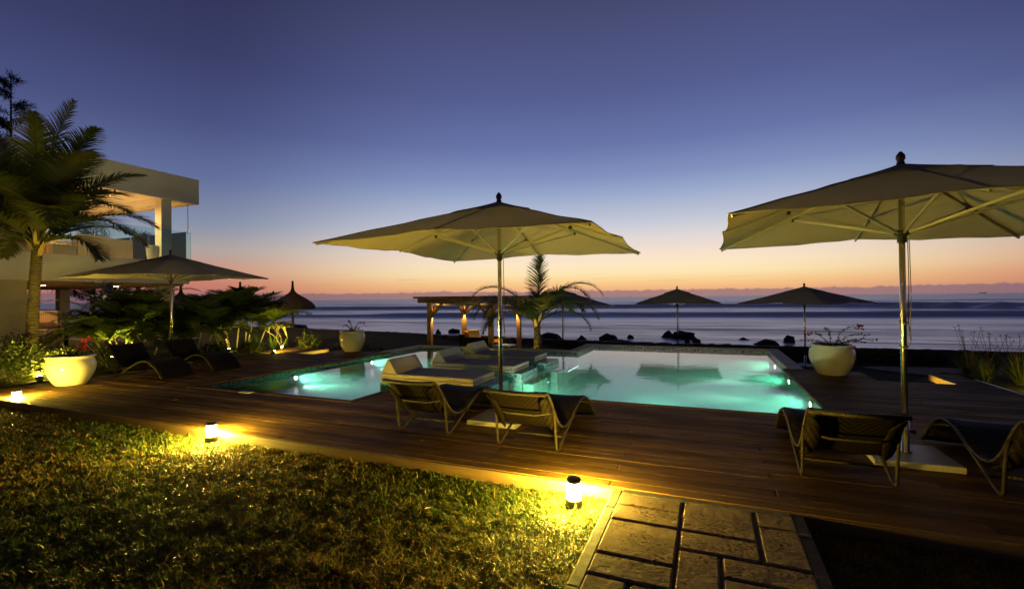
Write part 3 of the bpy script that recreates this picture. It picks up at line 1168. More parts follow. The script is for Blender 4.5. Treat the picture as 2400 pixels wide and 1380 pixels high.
for (x0, x1, y0, y1) in stones:
    x0, x1, y0, y1 = x0 - 0.009, x1 + 0.009, y0 - 0.007, y1 + 0.007
    mb = MB()
    nx, ny = 7, 7
    r_ = 0.022
    # rounded tablet with an uneven outline
    def sq(u):
        return u
    top = []
    ex, ey = 1 / (x1 - x0), 1 / (y1 - y0)
    edge = [0, 0.004, 0.0125]
    usx = [e * ex for e in edge] + [0.33, 0.66] + [1 - e * ex for e in reversed(edge)]
    usy = [e * ey for e in edge] + [0.33, 0.66] + [1 - e * ey for e in reversed(edge)]
    cx_, cy_ = (x0 + x1) / 2, (y0 + y1) / 2
    for j, vv in enumerate(usy):
        for i, uu in enumerate(usx):
            x = x0 + (x1 - x0) * uu
            y = y0 + (y1 - y0) * vv
            dx = min(x - x0, x1 - x)
            dy = min(y - y0, y1 - y)
            e = min(dx, dy)
            z = PZ + 0.004 - 0.014 * (1 - min(1, e / 0.012)) ** 2
            if dx < 0.012 and dy < 0.012:
                z -= 0.012
            w_ = 0.004 * mnoise.noise(Vector((x * 14, y * 14, 9)))
            if dx < 0.005:
                x += w_
            if dy < 0.005:
                y += w_
            mb.v.append((x, y, z))
    nn = len(usx)
    for j in range(nn - 1):
        for i in range(nn - 1):
            mb.f.append((j * nn + i, j * nn + i + 1, (j + 1) * nn + i + 1, (j + 1) * nn + i))
    border = [i for i in range(nn)] + [j * nn + nn - 1 for j in range(1, nn)] + [(nn - 1) * nn + i for i in range(nn - 2, -1, -1)] + [j * nn for j in range(nn - 2, 0, -1)]
    o_ = len(mb.v)
    for k in border:
        p = mb.v[k]
        mb.v.append((p[0], p[1], -0.06))
    for k in range(len(border)):
        k2 = (k + 1) % len(border)
        mb.f.append((border[k2], border[k], o_ + k, o_ + k2))
    obj('paving_stone', mb, 'travertine', path, smooth=False, origin=(cx_, cy_, PZ))

# ------------------------------------------------------------------ lawn grass in front of the deck
def make_grass(name, label, count, region, hmin, hmax, seed, mat='grass_blade', straw=0.36):
    g = np.random.default_rng(seed)
    x0, x1, y0, y1 = region
    P = []
    tot = 0
    while tot < count:
        n = count
        # denser close to the camera
        x = g.uniform(x0, x1, n)
        y = g.uniform(y0, y1, n)
        keep = ~((x > -0.735) & (x < 0.605))
        # only keep what the photograph's view (and a step aside) can see
        bx2 = -x * math.sin(YAW) + y * math.cos(YAW)
        lat = x * math.cos(YAW) + y * math.sin(YAW)
        keep &= (bx2 > 0.9) & (np.abs(lat) < bx2 * 1.5 + 0.4)
        thin = np.sin(x * 3.1 + 1.3 * np.sin(y * 4.7)) * np.sin(y * 3.7 + 1.1 * np.sin(x * 2.9 + 2.0)) + 0.35 * np.sin(x * 11 + y * 7)
        keep &= (thin > -0.75) | (g.uniform(0, 1, n) < 0.45)
        dist = np.hypot(x, y)
        keep &= g.uniform(0, 1, n) < np.clip(3.4 / dist, 0.25, 1) ** 1.3
        P.append(np.stack([x[keep], y[keep]], 1))
        tot += keep.sum()
    P = np.concatenate(P)[:count]
    n = len(P)
    # clumps
    cl = np.zeros(n)
    for i in range(0, n, 1):
        pass
    f1 = np.sin(P[:, 0] * 9.1 + 1.7 * np.sin(P[:, 1] * 7.3)) * np.sin(P[:, 1] * 8.3 + 1.9 * np.sin(P[:, 0] * 6.1))
    f2 = np.sin(P[:, 0] * 23.0 + 2.2 * np.sin(P[:, 1] * 17.0)) * np.sin(P[:, 1] * 21.0 + 2.0 * np.sin(P[:, 0] * 19.0))
    cl = 0.5 + 0.3 * f1 + 0.3 * f2
    ang = g.uniform(0, 2 * np.pi, n)
    lean = np.abs(g.normal(0.0, 0.55, n)) + 0.15
    h_ = g.uniform(hmin, hmax, n) * np.clip(0.55 + 0.7 * cl, 0.3, 1.4)
    h_ *= np.where(g.uniform(0, 1, n) < 0.04, 1.7, 1.0)
    w_ = g.uniform(0.0017, 0.0034, n) * np.clip(np.hypot(P[:, 0], P[:, 1]) / 3.0, 0.9, 2.2)
    dx, dy = np.cos(ang), np.sin(ang)
    px_, py_ = -dy, dx
    z0 = np.full(n, -0.125)
    V = np.zeros((n, 5, 3))
    b0 = np.stack([P[:, 0], P[:, 1], z0], 1)
    side = np.stack([px_ * w_, py_ * w_, np.zeros(n)], 1)
    mid = b0 + np.stack([dx * np.sin(lean) * h_ * 0.5, dy * np.sin(lean) * h_ * 0.5, np.cos(lean) * h_ * 0.6], 1)
    l2 = lean + g.uniform(0.2, 1.1, n)
    tip = mid + np.stack([dx * np.sin(l2) * h_ * 0.55, dy * np.sin(l2) * h_ * 0.55, np.cos(l2) * h_ * 0.45], 1)
    V[:, 0] = b0 - side
    V[:, 1] = b0 + side
    V[:, 2] = mid + side * 0.8
    V[:, 3] = mid - side * 0.8
    V[:, 4] = tip
    me = bpy.data.meshes.new(name)
    me.vertices.add(n * 5)
    me.vertices.foreach_set('co', V.reshape(-1).astype(np.float32))
    base_i = (np.arange(n) * 5)[:, None]
    loops = np.concatenate([base_i + np.array([[0, 1, 2, 3]]), base_i + np.array([[3, 2, 4]])], 1).reshape(-1)
    me.loops.add(len(loops))
    me.loops.foreach_set('vertex_index', loops.astype(np.int32))
    me.polygons.add(n * 2)
    starts = (np.arange(n)[:, None] * 7 + np.array([[0, 4]])).reshape(-1)
    me.polygons.foreach_set('loop_start', starts.astype(np.int32))
    me.update(calc_edges=True)
    kind = g.uniform(0, 1, n)
    st_ = np.clip(straw + 0.35 * np.sin(P[:, 0] * 1.3 + 0.5) * np.sin(P[:, 1] * 1.9 + 1.0) , 0.1, 0.9)
    green = np.stack([g.uniform(0.045, 0.085, n), g.uniform(0.066, 0.11, n), g.uniform(0.009, 0.018, n)], 1)
    str_ = np.stack([g.uniform(0.16, 0.29, n), g.uniform(0.11, 0.185, n), g.uniform(0.022, 0.045, n)], 1)
    colr = np.where((kind < st_)[:, None], str_, green)
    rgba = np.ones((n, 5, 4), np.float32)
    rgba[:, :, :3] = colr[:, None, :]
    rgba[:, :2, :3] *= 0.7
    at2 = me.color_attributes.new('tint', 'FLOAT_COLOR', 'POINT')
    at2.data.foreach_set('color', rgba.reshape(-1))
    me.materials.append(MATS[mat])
    o = bpy.data.objects.new(name, me)
    COL.objects.link(o)
    stuff(o)
    tag(o, label, 'grass')
    return o


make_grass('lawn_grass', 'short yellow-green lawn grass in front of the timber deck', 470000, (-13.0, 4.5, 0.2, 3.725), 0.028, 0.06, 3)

# ------------------------------------------------------------------ bollard lamps on the lawn
def bollard(x, y, label):
    z = -0.12
    t = thing('bollard_lamp', label, 'lamp', (x, y, z), 'bollard lamps along the deck edge')
    obj('base', MB().lathe([(0.062, 0.0), (0.066, 0.02), (0.062, 0.075), (0.056, 0.085)], 24, (x, y, z)), 'dark_metal', t, True)
    obj('glass', MB().lathe([(0.054, 0.085), (0.055, 0.12), (0.048, 0.205)], 24, (x, y, z)), 'bollard_glow', t, True)
    obj('cap', MB().lathe([(0.05, 0.206), (0.053, 0.212), (0.053, 0.232), (0.046, 0.24), (0.001, 0.241)], 24, (x, y, z)), 'dark_metal', t, True)
    return t


bollard(-0.97, 3.52, 'lit yellow bollard lamp on the lawn beside the stone path')
bollard(-5.27, 3.66, 'lit yellow bollard lamp on the lawn midway along the deck edge')
bollard(-10.25, 3.92, 'lit yellow bollard lamp at the left corner of the deck')


def garden_spot(x, y, z, target, label, power, r=0.045, cone=110, glow=True):
    t = thing('garden_spotlight', label, 'lamp', (x, y, z), 'garden spotlights')
    d = (Vector(target) - Vector((x, y, z + 0.12))).normalized()
    c = Vector((x, y, z + 0.12))
    obj('stake', MB().tube([(x, y, z), (x, y, z + 0.12)], 0.01, 8), 'dark_metal', t)
    obj('housing', MB().tube([c - d * 0.06, c + d * 0.02], [r * 0.8, r * 1.05], 14), 'dark_metal', t)
    if glow:
        obj('lens', MB().lathe([(0.001, -r * 0.8), (r * 0.6, -r * 0.6), (r * 0.85, 0), (r * 0.6, r * 0.6), (0.001, r * 0.8)], 14, c + d * 0.055), 'spot_glow', t, True)
    spot('beam', c + d * 0.12, target, power, WARM, cone, t, 0.04, 0.8)
    return t


p = onz(93, 893, -0.05)
garden_spot(p.x, p.y, -0.12, (p.x - 1.5, p.y + 0.6, 0.8), 'round glowing garden spotlight left of the big lit pot', 420, 0.06)
p = onz(113, 884, -0.05)
garden_spot(p.x, p.y, -0.12, (-15.2, 6.2, 1.2), 'garden spotlight half hidden behind the big lit pot', 520, 0.045)
p = onz(629, 829, 0.0)
garden_spot(p.x, p.y + 0.15, -0.1, (p.x - 1.0, p.y + 2.2, 0.6), 'bright garden spotlight at the far left edge of the deck', 260, 0.055)
garden_spot(-14.75, 7.5, -0.1, (-15.6, 8.5, 1.1), 'uplight at the foot of the larger feather palm clump', 330, 0.03, 100)
garden_spot(-13.6, 10.0, -0.12, (-14.4, 10.9, 0.9), 'uplight at the foot of the farther feather palm clump', 110, 0.03, 100)
garden_spot(-12.4, 10.9, -0.12, (-13.1, 11.4, 0.8), 'uplight under the pale branched frangipani shrub', 90, 0.03, 100)

garden_spot(3.05, 10.8, ground_z(3.05, 10.8) + 0.02, (3.85, 10.5, -0.15), 'hidden lawn lamp lighting the riser of the right deck step', 60, 0.03, 100, False)
garden_spot(-10.2, 11.3, ground_z(-10.2, 11.3) + 0.02, (-10.95, 10.7, -0.1), 'hidden lawn lamp lighting the riser of the left deck step', 60, 0.03, 100, False)

garden_spot(-5.15, 13.25, -0.84, (-4.9, 13.9, 1.2), 'uplight at the foot of the young palm behind the pool', 110, 0.03, 110, False)

for (x_, y_, lab_) in ((-18.6, 6.6, 'wall washer lamp in the bed below the house wall at left'), (-18.8, 9.6, 'wall washer lamp in the bed before the porch sofa'), (-18.8, 12.2, 'wall washer lamp in the bed before the porch column')):
    garden_spot(x_, y_, -0.12, (-21.0, y_ + 0.2, 2.2), lab_, 26, 0.03, 120, False)

# ------------------------------------------------------------------ parasols
def make_umbrella(name):
    t = thing(name, '', 'umbrella', (0, 0, 0))
    obj('base', MB().bevel_box(-0.31, 0.31, -0.31, 0.31, 0.003, 0.055, 0.006), 'granite', t)
    obj('pole', MB().tube([(0, 0, 0.056), (0, 0, 2.62)], 0.024, 16), 'aluminium', t, True)
    obj('pole_socket', MB().lathe([(0.05, 0.056), (0.05, 0.062), (0.031, 0.068), (0.031, 0.36), (0.027, 0.362)], 18), 'aluminium', t, True)
    obj('clamp_knob', MB().tube([(0.03, 0, 0.25), (0.075, 0, 0.25)], [0.014, 0.024], 10), 'black_plastic', t)
    obj('runner', MB().lathe([(0.036, 1.97), (0.036, 2.03), (0.062, 2.045), (0.062, 2.075), (0.036, 2.085)], 16), 'black_plastic', t)
    obj('finial', MB().lathe([(0.03, 2.685), (0.034, 2.70), (0.026, 2.715), (0.038, 2.74), (0.034, 2.77), (0.014, 2.80), (0.002, 2.808)], 16), 'finial_metal', t, True)
    zc, zm, zp = 2.115, 2.165, 2.69

    def rim(a):
        m_ = max(abs(math.cos(a)), abs(math.sin(a)))
        r_ = 1.5 / m_
        k = (r_ - 1.5) / (1.5 * (math.sqrt(2) - 1))
        return r_, zm + (zc - zm) * k

    mb = MB()
    NA, NR = 64, 11
    for j in range(NR + 1):
        s_ = j / NR
        for i in range(NA):
            a = 2 * math.pi * i / NA
            r_, zr = rim(a)
            q = (i % 8) / 8.0
            sag = math.sin(math.pi * q)                   # 0 at a rib
            z = zp + (zr - zp) * (s_ ** 0.93) - 0.026 * sag * s_ * s_
            rr = r_ * s_ * (1 - 0.018 * sag * s_)
            z += 0.010 * mnoise.noise(Vector((rr * math.cos(a) * 2.5, rr * math.sin(a) * 2.5, 5))) + 0.004 * s_ * math.sin(a * 23 + 3 * math.sin(s_ * 5))
            mb.v.append((rr * math.cos(a), rr * math.sin(a), z))
    for j in range(NR):
        for i in range(NA):
            i2 = (i + 1) % NA
            if j == 0:
                mb.f.append((i, NA + i, NA + i2))
            else:
                mb.f.append((j * NA + i, (j + 1) * NA + i, (j + 1) * NA + i2, j * NA + i2))
    can = obj('canopy', mb, 'umbrella_cloth', t, True)
    hem = MB()
    ring = [mb.v[NR * NA + i] for i in range(NA)]
    hem.tube(ring + [ring[0]], 0.005, 5, cap=False)
    obj('hem', hem, 'umbrella_cloth', can, True)
    for k in range(8):
        sm_ = MB().tube([(mb.v[j * NA + 8 * k][0], mb.v[j * NA + 8 * k][1], mb.v[j * NA + 8 * k][2] + 0.003) for j in range(3, NR + 1)], 0.0045, 5)
        obj('seam', sm_, 'umbrella_cloth', can, True)
    # vent cover lying over the top, its hem bulging between the ribs
    mb = MB()
    NR2 = 5
    for j in range(NR2 + 1):
        s_ = j / NR2
        for i in range(NA):
            a = 2 * math.pi * i / NA
            r_, zr = rim(a)
            q = (i % 8) / 8.0
            sag = math.sin(math.pi * q)
            f = s_ * 0.31
            z = zp + (zr - zp) * (f ** 0.93) + 0.008 + 0.020 * s_ * s_ * sag + 0.006 * s_ * math.sin(i * 1.7)
            rr = r_ * f
            mb.v.append((rr * math.cos(a), rr * math.sin(a), z))
    for j in range(NR2):
        for i in range(NA):
            i2 = (i + 1) % NA
            if j == 0:
                mb.f.append((i, NA + i, NA + i2))
            else:
                mb.f.append((j * NA + i, (j + 1) * NA + i, (j + 1) * NA + i2, j * NA + i2))
    v_ = obj('vent_cover', mb, 'umbrella_cloth', can, True)
    for k in range(8):
        a = math.pi / 4 * k
        r_, zr = rim(a)
        c_, s_ = math.cos(a), math.sin(a)
        rb = obj('rib', MB().beam((c_ * 0.03, s_ * 0.03, zp - 0.045), (c_ * r_ * 0.985, s_ * r_ * 0.985, zr - 0.018), 0.016, 0.024), 'rib_alloy', t)
        f = 0.50 if k % 2 else 0.6
        zz = zp + (zr - zp) * (f ** 0.93)
        obj('strut', MB().beam((c_ * 0.06, s_ * 0.06, 2.06), (c_ * r_ * f, s_ * r_ * f, zz - 0.05), 0.016, 0.022), 'rib_alloy', rb)
        obj('joint', MB().box(c_ * r_ * f - 0.016, c_ * r_ * f + 0.016, s_ * r_ * f - 0.016, s_ * r_ * f + 0.016, zz - 0.068, zz - 0.036), 'black_plastic', rb)
    cd = MB()
    cd.tube([(0.045, 0.01, 2.0), (0.05, 0.012, 1.6), (0.04, 0.01, 1.25), (0.055, 0.0, 1.05), (0.04, -0.01, 1.02)], 0.0035, 6)
    cd.tube([(0.052, -0.005, 2.0), (0.06, -0.004, 1.5), (0.05, 0.0, 1.2), (0.058, 0.012, 1.08)], 0.0035, 6)
    for z in (1.24, 1.02):
        cd.tube([(0.03 * math.cos(a), 0.03 * math.sin(a), z + 0.01 * math.sin(a)) for a in [2 * math.pi * k / 12 for k in range(13)]], 0.006, 6)
    obj('pull_cord', cd, 'cord', t, True)
    return t


UG = 'square cream parasols'
um = make_umbrella('parasol')
um.location = (-2.37, 5.30, 0)
um['label'] = 'cream square parasol standing between the two centre loungers'
um['group'] = UG
dup(um, (1.645, 5.36, 0), 0, 'cream square parasol at right, cut by the right picture edge', UG)
dup(um, (-12.05, 7.38, -0.04), R(2), 'cream square parasol over the two loungers near the house', UG)
p = at_depth(1318, 690, 17.3)
dup(um, (p.x, p.y, -0.9), R(24), 'distant cream parasol behind the small palm', UG)
p = at_depth(1587, 690, 18.2)
dup(um, (p.x, p.y, -0.9), R(3), 'distant parasol standing behind the middle of the pool edge', UG)
p = at_depth(1885, 690, 15.9)
dup(um, (p.x, p.y, -0.9), R(52), 'distant parasol behind the white pot right of the pool', UG)

# ------------------------------------------------------------------ wave loungers
PROF = [(-0.335, 0.615), (-0.30, 0.625), (-0.25, 0.60), (-0.18, 0.535), (-0.10, 0.435), (-0.02, 0.335), (0.07, 0.25), (0.17, 0.20), (0.27, 0.187), (0.38, 0.20), (0.5, 0.238),
        (0.62, 0.29), (0.74, 0.335), (0.86, 0.357), (0.98, 0.35), (1.1, 0.315), (1.21, 0.255), (1.31, 0.18), (1.39, 0.10), (1.45, 0.03)]
HW = 0.315


def make_lounger(name):
    t = thing(name, '', 'sun lounger', (0, 0, 0))
    # seat shell, woven; local +Y points to the foot end
    mb = MB()
    NX = 8
    L = 0
    for j, (y, z) in enumerate(PROF):
        if j:
            L += math.hypot(y - PROF[j - 1][0], z - PROF[j - 1][1])
        for i in range(NX + 1):
            u = -1 + 2 * i / NX
            mb.uv[len(mb.v)] = ((u + 1) * HW, L)
            mb.v.append((u * (HW - 0.012), y, z - 0.016 * (1 - u * u)))
    for j in range(len(PROF) - 1):
        for i in range(NX):
            a = j * (NX + 1) + i
            mb.f.append((a, a + NX + 1, a + NX + 2, a + 1))
    sh = obj('seat_shell', mb, 'rattan_brown', t, True)
    md = sh.modifiers.new('thickness', 'SOLIDIFY')
    md.thickness = 0.022
    md.offset = 0
    for s in (-1, 1):
        pts = [(y, z - 0.012) for y, z in PROF[::-1] if y > 0.6]
        pts += [(0.5, 0.222), (0.36, 0.165), (0.22, 0.10), (0.1, 0.045), (0.035, 0.022), (0.0, 0.0165), (-0.03, 0.028), (-0.045, 0.07), (-0.055, 0.16), (-0.07, 0.26), (-0.09, 0.37), (-0.12, 0.445)]
        obj('side_rail', MB().tube([(s * HW, y, z) for y, z in pts], 0.0132, 10), 'rattan_wrap', t, True)
        obj('edge_tube', MB().tube([(s * (HW - 0.004), y, z) for y, z in PROF if y < 0.75], 0.0115, 8), 'rattan_wrap', t, True)
        # woven flank that wraps behind the backrest
        fl = MB()
        seg = [(y, z) for y, z in PROF if -0.26 < y < 0.2]
        LL = 0
        for j, (y, z) in enumerate(seg):
            w_ = 0.085 * math.sin(math.pi * min(1, 0.12 + j / (len(seg) - 1) * 0.88)) + 0.02
            if j:
                LL += 0.07
            for q in range(3):
                k = q / 2
                fl.uv[len(fl.v)] = (k * w_, LL)
                fl.v.append((s * (HW - 0.004 - w_ * k), y - 0.034 - 0.03 * k, z - 0.03 - 0.016 * k))
        for j in range(len(seg) - 1):
            for q in range(2):
                a = j * 3 + q
                fl.f.append((a, a + 1, a + 4, a + 3))
        f_ = obj('back_flank', fl, 'rattan_brown', t, True)
        solidify(f_, 0.012)
    obj('head_roll', MB().tube([(-HW, -0.335, 0.612), (0, -0.345, 0.606), (HW, -0.335, 0.612)], 0.019, 10), 'rattan_wrap', t, True)
    obj('cross_bar', MB().tube([(-HW + 0.03, -0.14, 0.40), (-0.15, -0.165, 0.375), (0.15, -0.165, 0.375), (HW - 0.03, -0.14, 0.40)], 0.012, 8), 'rattan_wrap', t, True)
    obj('cross_bar', MB().tube([(-HW, 0.20, 0.085), (HW, 0.20, 0.085)], 0.011, 8), 'rattan_wrap', t, True)
    obj('cross_bar', MB().tube([(-HW, 1.2, 0.235), (HW, 1.2, 0.235)], 0.011, 8), 'rattan_wrap', t, True)
    return t


LG = 'wave shaped woven sun loungers'
lg = make_lounger('sun_lounger')
lg.location = (-2.985, 4.55, 0)
lg['label'] = 'brown woven wave lounger, left of the two beside the centre parasol'
lg['group'] = LG
dup(lg, (-1.69, 4.43, 0), R(-1.5), 'brown woven wave lounger, right of the two beside the centre parasol', LG)
dup(lg, (1.01, 4.54, 0), R(0.5), 'brown woven wave lounger left of the pole of the right parasol', LG)
dup(lg, (2.29, 4.60, 0), R(-1), 'brown woven wave lounger cut by the right picture edge', LG)
dup(lg, (-11.08, 6.04, 0), R(-90), 'dark woven wave lounger behind the big lit pot', LG)
dup(lg, (-11.12, 7.12, 0), R(-91), 'dark woven wave lounger beyond the pole of the left parasol', LG)

# ------------------------------------------------------------------ day beds in the pool
BG = 'pale day beds in the pool'
for (x0, y0, lab) in ((-5.48, 6.95, 'pale day bed with wedge pillow in the pool, nearest the loungers'), (-5.40, 8.52, 'pale day bed with wedge pillow in the pool, middle of three'), (-5.52, 10.08, 'pale day bed with wedge pillow in the pool, nearest the pergola')):
    x1, y1 = x0 + 1.86, y0 + 0.87
    t = thing('day_bed', lab, 'day bed', (x0, y0, 0.03), BG)
    for (z0, z1) in ((0.031, 0.097), (0.1, 0.168)):
        mb = MB()
        # soft edged slab
        lv = [(0.012, z0), (0.0, z0 + 0.012), (0.0, z1 - 0.014), (0.012, z1 - 0.002), (0.05, z1 + 0.002)]
        for (e, z) in lv:
            for (xx, yy) in ((x0 + e, y0 + e), (x1 - e, y0 + e), (x1 - e, y1 - e), (x0 + e, y1 - e)):
                mb.v.append((xx, yy, z))
        for k in range(len(lv) - 1):
            for q in range(4):
                q2 = (q + 1) % 4
                mb.f.append((k * 4 + q, k * 4 + q2, k * 4 + 4 + q2, k * 4 + 4 + q))
        mb.f.append((3, 2, 1, 0))
        o_ = (len(lv) - 1) * 4
        mb.f.append((o_, o_ + 1, o_ + 2, o_ + 3))
        obj('mattress', mb, 'mattress', t)
    for k in (1, 2):
        xs_ = x0 + 1.86 * k / 3
        obj('seam', MB().box(xs_ - 0.004, xs_ + 0.004, y0 + 0.02, y1 - 0.02, 0.168, 0.1735), 'mattress', t)
    mb = MB()
    pr = [(x0 + 0.0, 0.172), (x0 + 0.345, 0.172), (x0 + 0.17, 0.425), (x0 + 0.145, 0.425)]
    n_ = len(pr)
    for yy in (y0 + 0.005, y1 - 0.005):
        for (xx, zz) in pr:
            mb.v.append((xx, yy, zz))
    mb.f = [(3, 2, 1, 0), (4, 5, 6, 7), (0, 1, 5, 4), (1, 2, 6, 5), (2, 3, 7, 6), (3, 0, 4, 7)]
    w_ = obj('wedge_pillow', mb, 'mattress', t)
    bv = w_.modifiers.new('soft_edge', 'BEVEL')
    bv.width = 0.012
    bv.segments = 2
    # tiled plinth standing in the pool
    obj('plinth', MB().box(x0 - 0.0, SHELF_X - 0.015, y0 - 0.015, y1 + 0.015, SHELF_Z + 0.002, -0.16), 'pool_mosaic', pool)
    obj('plinth_band', MB().box(x0 - 0.004, SHELF_X - 0.011, y0 - 0.019, y1 + 0.019, -0.16, 0.028), 'waterline_mosaic', pool)
    obj('plinth_block', MB().box(SHELF_X + 0.013, SHELF_X + 0.22, y0 + 0.0, y1 - 0.0, DEEP_Z + 0.002, -0.165), 'pool_mosaic', pool)

# ------------------------------------------------------------------ vegetation builders
def frond(base, azim, elev0, length, droop, leaf_len, n_leaf=46, width=0.035, hang=0.6, rach=0.018, start=0.12, seed=0, sweep=0.0):
    """feather-leaf palm frond: returns rachis mesh and leaflet mesh"""
    r_ = random.Random(seed)
    pts, dirs = [], []
    p = Vector(base)
    el = elev0
    az_ = azim
    N = 16
    for i in range(N + 1):
        d = Vector((math.cos(az_) * math.cos(el), math.sin(az_) * math.cos(el), math.sin(el)))
        pts.append(p.copy())
        dirs.append(d)
        p = p + d * (length / N)
        el -= droop / N * (0.25 + 1.5 * i / N)
        az_ += sweep / N
    mb = MB()
    mb.tube(pts, [rach * (1 - 0.88 * i / N) + 0.002 for i in range(N + 1)], 5)
    for k in range(n_leaf):
        s_ = start + (1 - start) * (k + 0.5) / n_leaf
        f = s_ * N
        i = min(N - 1, int(f))
        q = pts[i].lerp(pts[i + 1], f - i)
        d = dirs[i]
        side = d.cross(Vector((0, 0, 1)))
        if side.length < 0.05:
            side = Vector((-math.sin(azim), math.cos(azim), 0))
        side.normalize()
        upv = side.cross(d)
        ll = leaf_len * (math.sin(math.pi * min(1, 0.18 + 0.80 * s_)) ** 0.7) * r_.uniform(0.85, 1.1)
        for sg in (-1, 1):
            fw_ = 0.55 + 0.5 * s_ + r_.uniform(-0.12, 0.12)
            dd = side * sg + d * fw_ + upv * r_.uniform(0.05, 0.35)
            mb.blade(q, dd, ll, width * r_.uniform(0.8, 1.15), hang * r_.uniform(0.7, 1.5), up=upv, segs=3)
    return mb


def ringed_trunk(pts, r0, r1, ring=0.055, n=12):
    """trunk with proud leaf-scar rings"""
    mb = MB()
    pts = [Vector(p) for p in pts]
    L = sum((pts[i + 1] - pts[i]).length for i in range(len(pts) - 1))
    M_ = int(L / ring) * 3
    P_, R_ = [], []
    for i in range(M_ + 1):
        s_ = i / M_ * (len(pts) - 1)
        k = min(len(pts) - 2, int(s_))
        q = pts[k].lerp(pts[k + 1], s_ - k)
        rr = r0 + (r1 - r0) * (i / M_)
        rr *= (1.12, 0.96, 0.86)[i % 3]
        if i < M_ * 0.12:
            rr *= 1 + 0.35 * (1 - i / (M_ * 0.12))
        q = q + Vector((mnoise.noise(q * 9) * 0.006, mnoise.noise(q * 9 + Vector((5, 5, 5))) * 0.006, 0))
        P_.append(q)
        R_.append(rr)
    mb.tube(P_, R_, n)
    return mb


def coconut_palm(name, label, base, top, r0, r1, fronds, leaf_len, group=None, bend=0.1, nl=52, lw=0.04, spear=True):
    t = thing(name, label, 'palm', base, group)
    b0, t0 = Vector(base), Vector(top)
    mid = b0.lerp(t0, 0.5) + Vector((bend, 0, 0))
    obj('trunk', ringed_trunk([b0, b0.lerp(mid, 0.5) + Vector((bend * 0.3, 0, 0)), mid, mid.lerp(t0, 0.5) + Vector((bend * 0.3, 0, 0)), t0], r0, r1), 'palm_trunk', t)
    # fibrous boots below the crown
    mb = MB()
    for k in range(9):
        a = k * 2.4
        z = t0.z - 0.28 + 0.05 * k
        mb.blade((t0.x + r1 * 0.8 * math.cos(a), t0.y + r1 * 0.8 * math.sin(a), z), (math.cos(a) * 0.5, math.sin(a) * 0.5, 1), 0.4, 0.12, 0.25, segs=3)
    o_ = obj('leaf_boots', mb, 'dry_leaf', t)
    for k, (a, el, L, dr) in enumerate(fronds):
        a_ = R(a)
        bp = t0 + Vector((math.cos(a_) * r1 * 0.5, math.sin(a_) * r1 * 0.5, 0.02 * k / len(fronds)))
        obj('frond', frond(bp, a_, R(el), L, dr, leaf_len * rnd.uniform(0.9, 1.1), nl, lw, 0.55, 0.02, 0.16, seed=k * 7 + 3, sweep=rnd.uniform(-0.25, 0.25)), 'palm_leaf', t)
    return t


# azimuths are world angles: 0 = +X (right), 90 = towards the sea
big = [(40, 88, 3.7, 0.5), (25, 78, 3.3, 0.95), (8, 70, 3.0, 1.25), (45, 64, 3.0, 1.25), (22, 55, 2.7, 1.5), (0, 52, 2.6, 1.7), (62, 46, 2.7, 1.7), (30, 40, 2.3, 1.8), (-20, 45, 2.5, 2.0), (85, 38, 2.5, 1.9),
       (202, 82, 3.5, 0.9), (190, 70, 3.2, 1.3), (220, 62, 3.1, 1.4), (180, 50, 3.0, 1.6), (205, 42, 2.9, 1.7), (235, 36, 2.7, 1.9), (170, 26, 2.3, 1.8),
       (112, 76, 3.3, 1.2), (95, 58, 2.8, 1.7), (140, 60, 2.9, 1.6), (-68, 74, 3.2, 1.4), (-95, 56, 2.8, 1.9), (-45, 60, 2.8, 1.8), (-70, 38, 2.3, 2.2), (150, 74, 3.2, 1.2), (-20, 82, 3.3, 1.1), (30, 20, 1.6, 2.0), (-100, 24, 1.8, 2.1)]
coconut_palm('coconut_palm', 'tall coconut palm with ringed lit trunk before the house', (-15.25, 6.1, -0.12), (-15.2, 6.2, 2.95), 0.13, 0.105, big, 0.85, bend=-0.06, nl=90, lw=0.036)
small = [(66, 88, 2.2, 0.1), (18, 66, 2.7, 2.5), (5, 45, 2.3, 2.3), (200, 62, 2.7, 2.5), (190, 44, 2.4, 2.3), (215, 50, 2.5, 2.5), (-130, 52, 2.2, 2.6), (-80, 55, 2.1, 2.7), (100, 58, 2.2, 2.4), (160, 34, 2.2, 2.2), (-40, 58, 2.2, 2.6), (50, 52, 2.2, 2.4), (230, 30, 2.1, 2.2), (35, 28, 2.0, 2.1), (-15, 66, 2.4, 2.6)]
coconut_palm('young_palm', 'young palm with drooping fronds behind the far pool edge', (-4.93, 13.75, -0.9), (-4.92, 13.77, 0.75), 0.17, 0.09, small, 0.72, bend=0.03, nl=64, lw=0.034)


def areca(name, label, base, stems, group):
    t = thing(name, label, 'palm', base, group)
    b0 = Vector(base)
    for k, (dx, dy, h_, tilt, az_) in enumerate(stems):
        a_ = R(az_)
        s0 = b0 + Vector((dx, dy, 0))
        s1 = s0 + Vector((math.cos(a_) * tilt * h_, math.sin(a_) * tilt * h_, h_))
        sm = s0.lerp(s1, 0.5) + Vector((0, 0, 0.03))
        st = obj('stem', MB().tube([s0, sm, s1], [0.028, 0.024, 0.018], 8), 'pale_branch', t, True)
        nf = 9
        for q in range(nf):
            fa = a_ + 2 * math.pi * q / nf + rnd.uniform(-0.3, 0.3)
            el = rnd.uniform(25, 75)
            obj('frond', frond(s1, fa, R(el), rnd.uniform(1.3, 2.0), rnd.uniform(1.3, 2.1), 0.55, 40, 0.042, 0.3, 0.012, 0.2, seed=k * 31 + q), 'areca_leaf', t)
    return t


